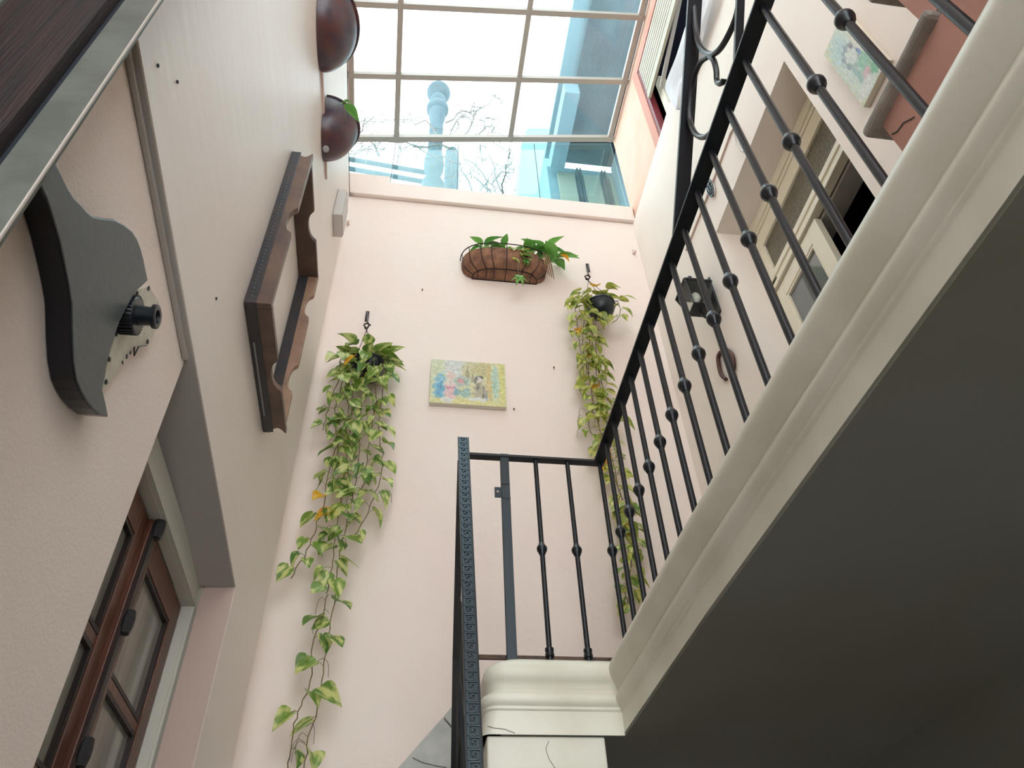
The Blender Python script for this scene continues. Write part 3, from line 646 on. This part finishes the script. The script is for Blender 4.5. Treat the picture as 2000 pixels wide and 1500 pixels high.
wallpot(*WP[0], 'upper brown glazed clay half pot at the top edge of the photo')
wp2 = wallpot(*WP[1], 'lower brown glazed clay half pot with a pale lime patch and sprout')
wr = MB().bar((XL+.006, 1.4, 5.85), (XL+.006, 2.66, 5.85), .012, .02); tag(wr.build('mounting_rail', M['haze']), 'thin pinkish rail on left wall linking the two clay pots', 'rail')
# junction box
bx = thing('junction_box', (XL, 3.18, 6.1), 'grey plastic box high on the left wall near the corner', 'box')
MB().box(XL+.001, XL+.062, 3.09, 3.28, 6.10, 6.42).build('box_body', M['greybox'], bx, bevel=.004)
MB().box(XL+.062, XL+.068, 3.10, 3.27, 6.11, 6.41).build('box_lid', M['greybox'], bx, bevel=.002)

# ------------------------------------------------------------ right wall: conduit, plaque, lantern, horseshoe
cn = thing('cable', (XR, 2.4, 5.78), 'thin pinkish cable along right wall above the lantern', 'cable')
MB().tube([(XR-.006, 2.9, 5.79), (XR-.006, 2.4, 5.77), (XR-.006, 2.02, 5.775), (XR-.010, 1.96, 5.74), (XR-.012, 1.93, 5.62), (XR-.012, 1.98, 5.56)], .006, 6).build('cable_run', M['haze'], cn)
MB().tube([P(1435, 262, 0, 1.75), P(1439, 280, 0, 1.75), P(1447, 293, 0, 1.75), P(1454, 296, 0, 1.75)], .007, 6).build('loose_end', M['greybox'], cn)
pl = thing('oval_plaque', (XR-.01, 2.40, 5.77), 'small oval openwork plaque on the cable of right wall', 'plaque')
pc = P(1387, 367, 0, 1.755)
ov = MB()
ov.prism([(pc.x, pc.y+.035*math.cos(a), pc.z+.085*math.sin(a)) for a in [2*math.pi*k/20 for k in range(20)]], (.012, 0, 0)).build('plate', M['greybox'], pl)
for k in range(7):
    a = k*2.4; MB().tube([(pc.x-.003, pc.y+.022*math.cos(a), pc.z+.060*math.sin(a)), (pc.x-.006, pc.y+.01*math.cos(a+1.2), pc.z+.03*math.sin(a+1.2)), (pc.x-.003, pc.y+.024*math.cos(a+2), pc.z+.065*math.sin(a+2))], .0055, 5).build('leaf_relief', M['blackplastic'], pl)
MB().tube([(pc.x-.002, pc.y+.035*math.cos(a), pc.z+.085*math.sin(a)) for a in [2*math.pi*k/24 for k in range(25)]], .005, 5).build('rim', M['blackplastic'], pl)

ln = thing('wall_lantern', (XR-.12, 2.78, 5.0), 'black glazed wall lantern on the right wall behind balusters', 'lantern')
lc = Vector((XR-.115, 2.78, 0)); zt, zb = 5.20, 5.02
def sq(h, z): return [Vector((lc.x+a*h, lc.y+b*h, z)) for a, b in ((-1, -1), (1, -1), (1, 1), (-1, 1))]
top, bot = sq(.085, zt), sq(.048, zb)
for k in range(4):
    MB().tube([top[k], bot[k]], .006, 5).build('corner_bar', M['blackplastic'], ln)
    MB().tube([top[k], top[(k+1) % 4]], .008, 5).build('frame_bar', M['blackplastic'], ln)
    MB().tube([bot[k], bot[(k+1) % 4]], .007, 5).build('frame_bar', M['blackplastic'], ln)
    MB().add([top[k], top[(k+1) % 4], bot[(k+1) % 4], bot[k]], [(0, 1, 2, 3)]).build('pane', M['lampglass'], ln)
MB().hexa(sq(.090, zt), sq(.03, zt+.09)).build('roof', M['blackplastic'], ln)
MB().lathe([(.03, 0), (.012, .02), (.016, .035), (0, .055)], (lc.x, lc.y, zt+.09), n=12).build('finial', M['blackplastic'], ln)
MB().hexa(sq(.048, zb-.006), sq(.048, zb)).build('base_plate', M['blackplastic'], ln)
MB().lathe([(0, 0), (.012, .01), (.03, .04), (.026, .07), (.012, .09)], (lc.x, lc.y, zb+.06), n=14).build('bulb', M['bulb'], ln, smooth=True)
MB().lathe([(.014, -.09), (.014, 0)], (lc.x, lc.y, zt), n=10).build('lamp_holder', M['blackplastic'], ln)
MB().box(XR-.012, XR, 2.74, 2.82, 4.98, 5.30).build('wall_plate', M['blackplastic'], ln, bevel=.003)
MB().tube(smooth([(XR-.01, 2.78, 5.0), (XR-.05, 2.78, 4.94), (XR-.10, 2.78, 4.96), (lc.x, 2.78, 5.015)]), .008, 6).build('bracket_arm', M['blackplastic'], ln)

hs = thing('horseshoe', (XR-.03, 2.85, 4.65), 'rusty brown horseshoe hanging on the right wall below the lantern', 'horseshoe')
hp = [(1418, 741), (1409, 732), (1404, 714), (1403, 696), (1411, 685), (1421, 684), (1430, 694), (1433, 714), (1430, 730)]
MB().tube(smooth([P(a, b_, 0, 1.755) for a, b_ in hp], 3), .0125, 6).build('shoe', M['horseshoe'], hs, smooth=True)
for a, b_ in ((1407, 703), (1406, 722), (1431, 706)):
    MB().lathe([(0, .003), (.004, .002), (.004, 0)], P(a, b_, 0, 1.741), axis=(-1, 0, 0), n=8).build('nail', M['blackplastic'], hs)

# small plaster hooks and nails
for (a, b_, ax, v, lab) in ((680, 438, 1, 3.6, 'pink painted hook left of basket below the grey box'), (984, 470, 1, 3.6, 'pink painted hook just above the coco basket'),
                            (1238, 495, 1, 3.6, 'pink painted hook near right corner of back wall'), (1325, 915, 1, 3.6, 'pale bent wire hook on right wall behind balusters')):
    p = P(a, b_, ax, v-.004) if lab[0:4] != 'pale' else P(a, b_, 0, XR-.006)
    h_ = thing('wall_hook', p, lab, 'hook', group='small painted hooks on the walls')
    out = Vector((0, -1, 0)) if lab[0:4] != 'pale' else Vector((-1, 0, 0))
    MB().tube([p+Vector((0, 0, .05)), p+out*.012, p+Vector((0, 0, -.03))+out*.03, p+Vector((0, 0, -.02))+out*.045], .007, 6).build('hook', M['haze'], h_)
    MB().lathe([(.014, 0), (.010, .006), (0, .008)], p, axis=out, n=8).build('rosette', M['haze'], h_)
for (a, b_, lab) in ((825, 565, 'small nail left of the coco basket on back wall'), (1082, 717, 'small nail right of the canvas on back wall'), (1004, 798, 'small nail at the lower right corner of the canvas')):
    tag(MB().tube([P(a, b_, 1, 3.602), P(a, b_, 1, 3.585)], .005, 6).build('nail', M['bronze']), lab, 'nail', 'small nails in the back wall')
for (a, b_, lab) in ((422, 583, 'dark screw hole left of the carved frame'), (346, 160, 'upper plaster chip near top left on left wall'), (308, 128, 'lower plaster chip near top left on left wall')):
    q = P(a, b_, 0, XL+.001); tag(MB().lathe([(.004, -.002), (.005, .003), (0, .004)], q, axis=(1, 0, 0), n=7).build('wall_plug', M['iron2']), lab, 'plug', 'plugs and chips in the left wall')

# ------------------------------------------------------------ plants
def leafmesh(name, w_, mat_, fold=.25, curl=.25, heart=True):
    # unit leaf along +Y, base at the origin
    N = 7; vs = []; fs = []
    prof_ = ([(-.10, .22), (.02, .40), (.16, .50), (.34, .50), (.54, .40), (.74, .24), (.90, .09), (1.0, .0)] if heart else
             [(0, .03), (.12, .14), (.28, .25), (.45, .30), (.62, .26), (.80, .15), (.93, .05), (1.0, .0)])
    for k, (yy, hw) in enumerate(prof_):
        z = -curl*yy*yy; yc = 0 if (heart and k == 0) else yy
        vs += [(-hw*w_, yy, z+fold*hw), (-hw*w_*.5, yy*.98+.0, z+fold*hw*.55), (0, yc, z), (hw*w_*.5, yy*.98, z+fold*hw*.55), (hw*w_, yy, z+fold*hw)]
    for k in range(N):
        for i in range(4): a = k*5+i; fs.append((a, a+1, a+6, a+5))
    b = MB(); b.add(vs, fs)
    return b.mesh(name, mat_, True)
LM = {'A': [leafmesh('leaf', .9, M['leafA'], .3, .25), leafmesh('leaf', .8, M['leafA'], .5, .4), leafmesh('leaf', 1.0, M['leafA'], .15, .15)],
      'B': [leafmesh('leaf', .9, M['leafB'], .3, .25), leafmesh('leaf', .75, M['leafB'], .6, .4), leafmesh('leaf', 1.0, M['leafB'], .15, .15)],
      'Y': [leafmesh('leaf', .9, M['leafY'], .3, .3)],
      'C': [leafmesh('leaf', 1.0, M['leafC'], .3, .5, False), leafmesh('leaf', .85, M['leafC'], .4, .7, False)]}
def putleaf(parent, kind, p, d, nrm, size, rnd):
    d = Vector(d).normalized(); nrm = Vector(nrm); nrm = (nrm-d*nrm.dot(d)).normalized(); s = d.cross(nrm)
    R = Matrix((s, d, nrm)).transposed().to_4x4()
    return inst(rnd.choice(LM[kind]), 'leaf', parent, Matrix.Translation(p) @ R @ Matrix.Scale(size, 4))
def vine(parent, pts, yfun, rnd, step, kind, size, yellow=.03, rad=.0028, spread=26, lean=0):
    P3 = [P(a, b_, 1, yfun(b_)) for a, b_ in pts]; sm = smooth(P3, 5)
    # gentle wander
    sm = [p+Vector((rnd.uniform(-.006, .006), rnd.uniform(-.006, .006), 0)) for p in sm]
    MB().tube(sm, rad, 5).build('vine_stem', M['stem'], parent, smooth=True)
    acc = 0; side = 1
    for a, b_ in zip(sm, sm[1:]):
        acc += (b_-a).length
        while acc > step:
            acc -= step*rnd.uniform(.75, 1.3); side = -side
            off = Vector((side*rnd.uniform(.015, .055)*spread/26, rnd.uniform(-.045, .0), rnd.uniform(-.02, .02)))
            base = a+off
            MB().tube([a, a+off*.5+Vector((0, 0, .008)), base], .0014, 4, caps=False).build('petiole', M['stem'], parent)
            d = Vector((side*rnd.uniform(.1, .9), rnd.uniform(-.5, .1), rnd.uniform(-1, -.25)))
            nr = Vector((rnd.uniform(-.5, .5)+side*.2, rnd.uniform(-1.1, -.2), rnd.uniform(.05, .9)))
            kd = 'Y' if rnd.random() < yellow else kind
            putleaf(parent, kd, base, d, nr, size*rnd.uniform(.7, 1.15), rnd)
def roots(parent, pts, yv, rnd, n_=14):
    for _ in range(n_):
        a, b_ = rnd.choice(pts); q = P(a+rnd.uniform(-4, 4), b_+rnd.uniform(-20, 20), 1, yv)
        s_ = rnd.choice((-1, 1)); l_ = rnd.uniform(.03, .09)
        MB().tube(smooth([q, q+Vector((s_*l_*.5, -.01, .012)), q+Vector((s_*l_*.8, -.01, -.02)), q+Vector((s_*l_*.85, 0, -.07))], 3), .0013, 4).build('aerial_root', M['stemdry'], parent)
def hangpot(cx, cy, r, hook, yv, label, hooklab):
    c_ = P(cx, cy, 1, yv)
    o = thing('hanging_plant', c_, label, 'hanging plant', group='trailing plants in hanging pots')
    # pot: rounded black bowl, seen from below
    pr_ = [(0, -.070), (r*.35, -.068), (r*.62, -.058), (r*.82, -.036), (r*.95, -.004), (r*.99, .024), (r*1.05, .028), (r*1.05, .040), (r*.96, .040), (r*.9, .02), (0, .02)]
    pt = MB().lathe(pr_, c_, n=28).build('plant_pot', M['plant_pot'], o, smooth=True)
    MB().lathe([(r*.36, -.0675), (r*.36, -.073), (r*.30, -.073), (r*.30, -.069)], c_, n=24).build('foot_ring', M['plant_pot'], pt)
    MB().lathe([(r*.9, .025), (0, .035)], c_, n=20).build('soil', M['soil'], o)
    hk = P(hook[0], hook[1]+18, 1, yv)
    for k in range(3):
        a = 2*math.pi*k/3+.5
        MB().tube([hk, c_+Vector((r*1.05*math.cos(a), r*1.05*math.sin(a), .06))], .0022, 5).build('hanger_wire', M['bronze'], o)
    h = thing('pot_hook', P(hook[0], hook[1], 1, 3.598), hooklab, 'hook', group='iron hooks holding the hanging pots')
    w0 = P(hook[0], hook[1], 1, 3.598)
    MB().tube(smooth([w0+Vector((0, 0, .05)), w0+Vector((0, -.03, .055)), Vector((hk.x, yv-.02, hk.z+.06)), Vector((hk.x+.012, yv-.012, hk.z+.035)), Vector((hk.x, yv, hk.z+.01)), Vector((hk.x-.014, yv+.01, hk.z+.03))], 4), .0055, 6).build('hook', M['bronze'], h, smooth=True)
    MB().box(w0.x-.012, w0.x+.012, 3.588, 3.599, w0.z-.01, w0.z+.09).build('hook_plate', M['bronze'], h, bevel=.002)
    MB().tube(smooth([Vector((hk.x+.022, yv, hk.z+.045)), Vector((hk.x, yv, hk.z+.062)), Vector((hk.x-.022, yv, hk.z+.045)), Vector((hk.x-.004, yv, hk.z+.018)), Vector((hk.x, yv, hk.z))], 4), .005, 6).build('scroll', M['bronze'], h, smooth=True)
    return o, c_
R1 = random.Random(11)
hp1, c1 = hangpot(716, 722, .112, (716, 626), 3.45, 'large trailing pothos in black hanging pot left of the canvas', 'dark iron wall hook holding the left hanging pot')
yf1 = lambda b_: 3.40 if b_ < 760 else 3.44
V = [[(690, 690), (672, 740), (655, 800), (660, 880), (640, 960), (620, 1020), (600, 1075), (568, 1130)],
     [(700, 690), (690, 760), (684, 830), (676, 900), (668, 970), (655, 1040), (648, 1110), (640, 1160), (632, 1200), (612, 1260), (608, 1330), (582, 1390), (568, 1450), (560, 1510)],
     [(722, 690), (712, 760), (703, 820), (700, 900), (690, 960), (672, 1040), (662, 1100), (652, 1180), (640, 1240), (632, 1300), (622, 1370), (604, 1440), (592, 1510)],
     [(742, 690), (752, 740), (742, 800), (742, 860), (748, 905), (735, 960), (712, 1012), (688, 1052)],
     [(722, 700), (735, 770), (722, 850), (712, 930), (700, 985)],
     [(700, 680), (670, 690), (662, 740), (640, 800), (632, 840)],
     [(706, 690), (678, 750), (680, 820), (655, 880), (640, 930), (636, 960)]]
for i, v in enumerate(V[:1]+V[3:]): vine(hp1, v, yf1, R1, .058, 'A', .094, .02, spread=20)
vine(hp1, V[1][:8], yf1, R1, .056, 'A', .096, .01, spread=20); vine(hp1, V[1][7:], yf1, R1, .115, 'A', .105, 0, spread=20)
vine(hp1, V[2][:7], yf1, R1, .056, 'A', .096, .01, spread=20); vine(hp1, V[2][6:], yf1, R1, .105, 'A', .105, 0, spread=20)
for k in range(9):
    q = P(R1.uniform(668, 756), R1.uniform(686, 736), 1, 3.31)
    putleaf(hp1, 'Y' if k == 5 else 'A', q, (R1.uniform(-.8, .8), -.3, -1), (R1.uniform(-.4, .4), -1, R1.uniform(.1, .6)), R1.uniform(.075, .1), R1)
roots(hp1, [(655, 1040), (640, 1190), (640, 1230), (615, 1300), (605, 1340), (600, 1440), (700, 980), (740, 960)], 3.44, R1)
for k in range(36):          # crown over the pot rim
    a = R1.uniform(0, 2*math.pi); rr_ = R1.uniform(.05, .17); p = c1+Vector((rr_*math.cos(a), rr_*.75*math.sin(a), R1.uniform(.04, .15)))
    putleaf(hp1, 'A', p, (math.cos(a), math.sin(a)*.8-.1, R1.uniform(-.6, .3)), (math.cos(a)*.3, -.5, .8), R1.uniform(.09, .125), R1)
R2 = random.Random(5)
hp2, c2 = hangpot(1174, 604, .104, (1149, 530), 3.45, 'yellowish trailing pothos in black hanging pot by the railing', 'dark iron wall hook holding the right hanging pot')
W = [[(1150, 580), (1138, 640), (1142, 700), (1152, 740), (1163, 800), (1176, 850), (1192, 900), (1210, 960), (1222, 1010), (1230, 1060)],
     [(1160, 600), (1158, 680), (1168, 740), (1180, 790), (1188, 860), (1203, 930), (1222, 1000), (1238, 1060), (1230, 1120), (1234, 1190)],
     [(1150, 590), (1128, 590), (1126, 630), (1135, 690), (1150, 730)],
     [(1185, 590), (1206, 590), (1212, 612), (1196, 632)],
     [(1165, 620), (1165, 690), (1178, 760), (1196, 800), (1200, 850)],
     [(1155, 640), (1150, 720), (1158, 790), (1150, 830), (1170, 870), (1180, 880)],
     [(1215, 980), (1232, 1040), (1225, 1100), (1222, 1160), (1240, 1200)]]
for i, v in enumerate(W):
    vine(hp2, v, lambda b_: 3.42 if b_ < 660 else 3.47, R2, .043 if i < 3 else .05, 'B' if i != 6 else 'A', .088, .07 if i < 3 else .02, spread=20)
roots(hp2, [(1140, 820), (1150, 840), (1190, 870), (1200, 800)], 3.47, R2, 8)
for k in range(22):
    a = R2.uniform(0, 2*math.pi); rr_ = R2.uniform(.02, .13); p = c2+Vector((rr_*math.cos(a)-.03, rr_*.75*math.sin(a), R2.uniform(.06, .22)))
    putleaf(hp2, 'Y' if k in (3, 9, 14) else 'B', p, (math.cos(a), math.sin(a)*.8-.1, R2.uniform(-.5, .5)), (math.cos(a)*.3, -.5, .8), R2.uniform(.07, .10), R2)
for a, b_, dx in ((1212, 582, .3), (1222, 578, 1), (1130, 575, -1), (1118, 590, -.6)):
    q = P(a, b_, 1, 3.40); MB().tube([c2+Vector((.08*(1 if dx > 0 else -1), 0, .05)), q], .0015, 4).build('petiole', M['stem'], hp2); putleaf(hp2, 'B', q, (dx, -.2, -.4), (0, -.8, .5), .085, R2)

# coco basket
bk = thing('coco_wall_basket', (.63, YB, 6.2), 'black wire wall basket with brown coco liner and green plants', 'plant basket')
xc = .615
def half(hw, dp, z, N=24, o=0, sh=2.6):
    out = []
    for i in range(N+1):
        a = math.pi*i/N; c_, s_ = math.cos(a), math.sin(a)
        out.append(Vector((xc-(hw+o)*math.copysign(abs(c_)**(2/sh), c_), YB-.004-(dp+o)*abs(s_)**(2/sh), z)))
    return out
lev = [(.245, .11, 6.165), (.285, .145, 6.185), (.315, .17, 6.22), (.328, .185, 6.27), (.332, .19, 6.33)]
rings = [half(*l) for l in lev]; b = MB(); n1 = len(rings[0]); vs = [v for r_ in rings for v in r_]; fs = []
for i in range(len(rings)-1):
    for k in range(n1-1): fs.append((i*n1+k, i*n1+k+1, (i+1)*n1+k+1, (i+1)*n1+k))
fs.append(tuple(range(n1)))
b.add(vs, fs); b.build('coco_liner', M['coco'], bk, smooth=True)
MB().prism(half(.32, .17, 6.30), (0, 0, .01)).build('soil', M['soil'], bk)
for l, o_ in ((lev[0], .004), (lev[4], .008)): MB().tube(half(l[0], l[1], l[2]+(.045 if l is lev[4] else 0), o=o_), .0042, 6).build('wire_ring', M['bronze'], bk, smooth=True)
MB().tube(half(.245, .11, 6.163, o=.004)[0:1]+half(.245, .11, 6.163, o=.004)[-1:], .004, 6).build('wire_ring', M['bronze'], bk)
for k in range(1, 9):
    i = [0, 2, 5, 8, 10, 12, 15, 18, 22][k]
    pts = [half(l[0], l[1], l[2], o=.005)[i] for l in lev]+[half(lev[4][0], lev[4][1], lev[4][2]+.045, o=.008)[i]]
    MB().tube(pts, .0032, 5).build('wire_rib', M['bronze'], bk)
    if 2 <= k <= 7:
        p0 = pts[0]; MB().tube([p0+Vector((0, 0, -.003)), Vector((p0.x, YB-.004, p0.z-.003))], .003, 5).build('wire_rib', M['bronze'], bk)
R4 = random.Random(21)
def rosette(cx_, cy_, n_, sz, ys=3.46, up=.3, kind='C'):
    base = P(cx_, cy_, 1, ys)
    for k in range(n_):
        a = 2*math.pi*k/n_+R4.uniform(-.3, .3)
        d = Vector((math.cos(a), math.sin(a)*.6-.15, R4.uniform(-.25, .45)+up))
        putleaf(bk, kind, base+d*.01, d, (-.1, -.45, .9), sz*R4.uniform(.75, 1.2), R4)
for q in ((944, 482, 5, .15), (984, 486, 4, .13), (1046, 488, 6, .15), (1066, 490, 6, .15), (1084, 506, 7, .15), (1030, 492, 4, .12)):
    rosette(*q)
for k in range(16):
    q = P(R4.uniform(1000, 1042), R4.uniform(484, 512), 1, 3.41); putleaf(bk, 'B' if k % 3 == 0 else 'C', q, (R4.uniform(-1, 1), -.4, R4.uniform(-.8, .1)), (0, -.6, .7), .06, R4)
MB().tube([P(a, b_, 1, 3.385) for a, b_ in ((1014, 508), (1011, 525), (1015, 542))], .0018, 5).build('runner', M['stem'], bk)
for k in range(6):
    a = k*1.05; putleaf(bk, 'C', P(1015, 543, 1, 3.385), (math.cos(a), -.2, math.sin(a)), (0, -1, .3), .06, R4)
putleaf(bk, 'Y', P(1095, 498, 1, 3.42), (.8, -.2, -.7), (0, -1, .5), .09, R4)
b = MB()
for k in range(4): b.tube([P(1060+k*3, 492+k, 1, 3.42), P(1064+k*4, 515, 1, 3.40), P(1070+k*4, 536+k*3, 1, 3.44)], [.002, .006, .003], 5)
tag(b.build('dry_leaf_strips', M['coco'], bk), 'withered brown leaves')
# sprout in lower clay pot
for d in ((.6, .5, .2), (.2, -.2, 1)):
    q = P(672 if d[0] > .3 else 668, 203, 0, -.45); o = putleaf(wp2, 'C', q, d, (-.3, -.5, .6), .10 if d[0] > .3 else .06, R4)
MB().tube([(XL+.12, 2.35, 5.98), P(672, 204, 0, -.45)], .003, 5).build('sprout_stem', M['stem'], wp2)
bl = P(637, 291, 0, XL+.07)
MB().lathe([(0, .003), (.012, .002), (.019, -.002)], bl, axis=(.5, -.55, -.7), n=12).build('lime_patch', M['bloomglint'], wp2)

# ------------------------------------------------------------ outside, beyond the glass
struct('roof_terrace', MB().box(-2.5, 1.45, 3.90, 9, 6.9, 7.1), M['bluestone'], label='flat roof terrace beyond the back wall', cat='roof')
fn = thing('stone_finial', (0, 4.4, 7.1), 'turned grey stone finial column seen through the skylight', 'finial')
def fz(py): return P(850, py, 1, 4.4).z
fx = P(849, 300, 1, 4.4).x
MB().lathe([(.12, 7.1), (.12, fz(360)), (.083, fz(352)), (.083, fz(342)), (.105, fz(333)), (.112, fz(322)), (.10, fz(308)), (.083, fz(298)), (.080, fz(240)), (.10, fz(228)), (.10, fz(218))], (fx, 4.4, 0), n=20).build('shaft', M['bluestone'], fn, smooth=True)
def sph(r, z, nm, sq=1): MB().lathe([(r*math.sqrt(max(0, 1-t*t)), z+t*r*sq) for t in [-1+i/8 for i in range(17)]], (fx, 4.4, 0), n=20).build(nm, M['bluestone'], fn, smooth=True)
sph(.135, fz(213), 'bulb'); sph(.148, fz(181), 'ball'); sph(.10, fz(197), 'neck', 1.3)
MB().lathe([(.085, 7.1), (.088, P(882, 310, 1, 4.75).z), (.082, P(882, 300, 1, 4.75).z), (.05, P(882, 293, 1, 4.75).z), (0, P(882, 288, 1, 4.75).z)], (P(882, 335, 1, 4.75).x, 4.75, 0), n=16).build('post', M['bluestone'], tag(thing('stone_post', (.235, 4.75, 7.1)), 'short rounded grey post right of the stone finial', 'post'), smooth=True)
for z, lab in ((9.12, 'upper blue-grey pipe crossing outside the glass at left'), (8.93, 'lower blue-grey pipe crossing outside the glass at left')):
    tag(MB().tube([(-1.6, 4.45, z+.12), (.02, 4.45, z-.10)], .028, 8).build('roof_pipe', M['bluestone']), lab, 'pipe', 'pipes outside the glass strip')
tw = thing('neighbour_building', (2.2, 4.9, 0), 'grey building with deep dark eave above right edge of skylight', 'building')
MB().box(1.66, 3.4, -3, 4.97, 10.5, 10.7).build('eave', M['tower'], tw)
MB().box(1.46, 1.66, -3, 4.97, 10.55, 10.62).build('gutter', M['towerlight'], tw)
MB().box(1.50, 3.2, 5.05, 5.3, 6, 10.5).build('rear_wall', M['towerlight'], tw)
for x in (1.62, 1.95, 2.3): MB().box(x, x+.22, 5.0, 5.05, 7.6, 10.3).build('facade_panel', M['towercream'], tw)
for x in (1.87, 1.91, 2.2, 2.24): MB().box(x, x+.02, 4.97, 5.05, 7.6, 10.4).build('louvre', M['tower'], tw)
MB().box(2.35, 2.5, 3.75, 5.0, 6, 10.5).build('side_wall', M['towerlight'], tw)
t2 = thing('pale_tower', (1.5, 7, 6), 'pale blue-grey building standing behind the dry branches', 'building')
MB().prism([Vector((P(1010, 400, 1, 7).x, 7, 7.1)), P(1010, 400, 1, 7), P(1020, 270, 1, 7), P(1030, 250, 1, 7), P(1075, 250, 1, 7), P(1075, 400, 1, 7), Vector((P(1075, 400, 1, 7).x, 7, 7.1))], (0, 1, 0)).build('tower_wall', M['towerlight'], t2)
MB().box(1.9, 2.15, 7-.03, 7, 9, 12).build('tower_band', M['towercream'], t2)
# slab fragment hanging left of the eave
MB().box(1.50, 1.68, 3.9, 4.9, 10.2, 10.45).build('eave_bracket', M['towerlight'], tw)
R5 = random.Random(9)
br = thing('dry_creeper', (.5, 4.0, 7.1), 'bare twiggy creeper branches outside the glass strip', 'branches')
for (a, b_) in (((960, 400), (900, 300)), ((1000, 400), (930, 290)), ((985, 395), (1000, 300)), ((940, 395), (860, 270)), ((900, 320), (780, 290)), ((880, 290), (700, 300)), ((870, 265), (760, 240)), ((900, 270), (980, 180)),
                ((880, 262), (910, 230)), ((930, 262), (975, 262)), ((960, 360), (1010, 340)), ((700, 262), (730, 240)), ((870, 240), (960, 225)), ((960, 380), (905, 345)), ((740, 300), (690, 285))):
    p, q = P(*a, 1, 4.0), P(*b_, 1, 4.0); pts = [p]
    for k in range(1, 9):
        u = k/8; pts.append(p.lerp(q, u)+Vector((R5.uniform(-.04, .04), R5.uniform(-.05, .05), .15*math.sin(u*3.1)+R5.uniform(-.05, .05))))
    s_ = MB().tube(pts, [.010*(1-.08*k) for k in range(9)], 5)
    for k in range(7):
        c_ = pts[R5.randint(1, 8)]; s_.tube([c_, c_+Vector((R5.uniform(-.12, .12), 0, R5.uniform(-.2, .2))), c_+Vector((R5.uniform(-.2, .2), 0, R5.uniform(-.35, .35)))], .0045, 4)
    s_.build('branch', M['stemdry'], br)

for x_ in (960, 985, 1000, 940): q = P(x_, 396, 1, 4.0); MB().tube([(q.x, 4.0, 7.1), (q.x+.03, 4.0, 7.6), q], .011, 5).build('branch', M['stemdry'], br)

ck = MB().tube([P(a, b_, 1, 2.4965) for a, b_ in ((1072, 1447), (1066, 1462), (1072, 1482), (1084, 1500))], .0009, 4)
ck.tube([P(a, b_, 1, 2.4848) for a, b_ in ((952, 1418), (965, 1422), (985, 1424), (1006, 1432))], .0012, 4)
tag(ck.build('trim_7', M['vein']), 'hairline cracks in the cream landing plaster', 'trim', kind='structure')
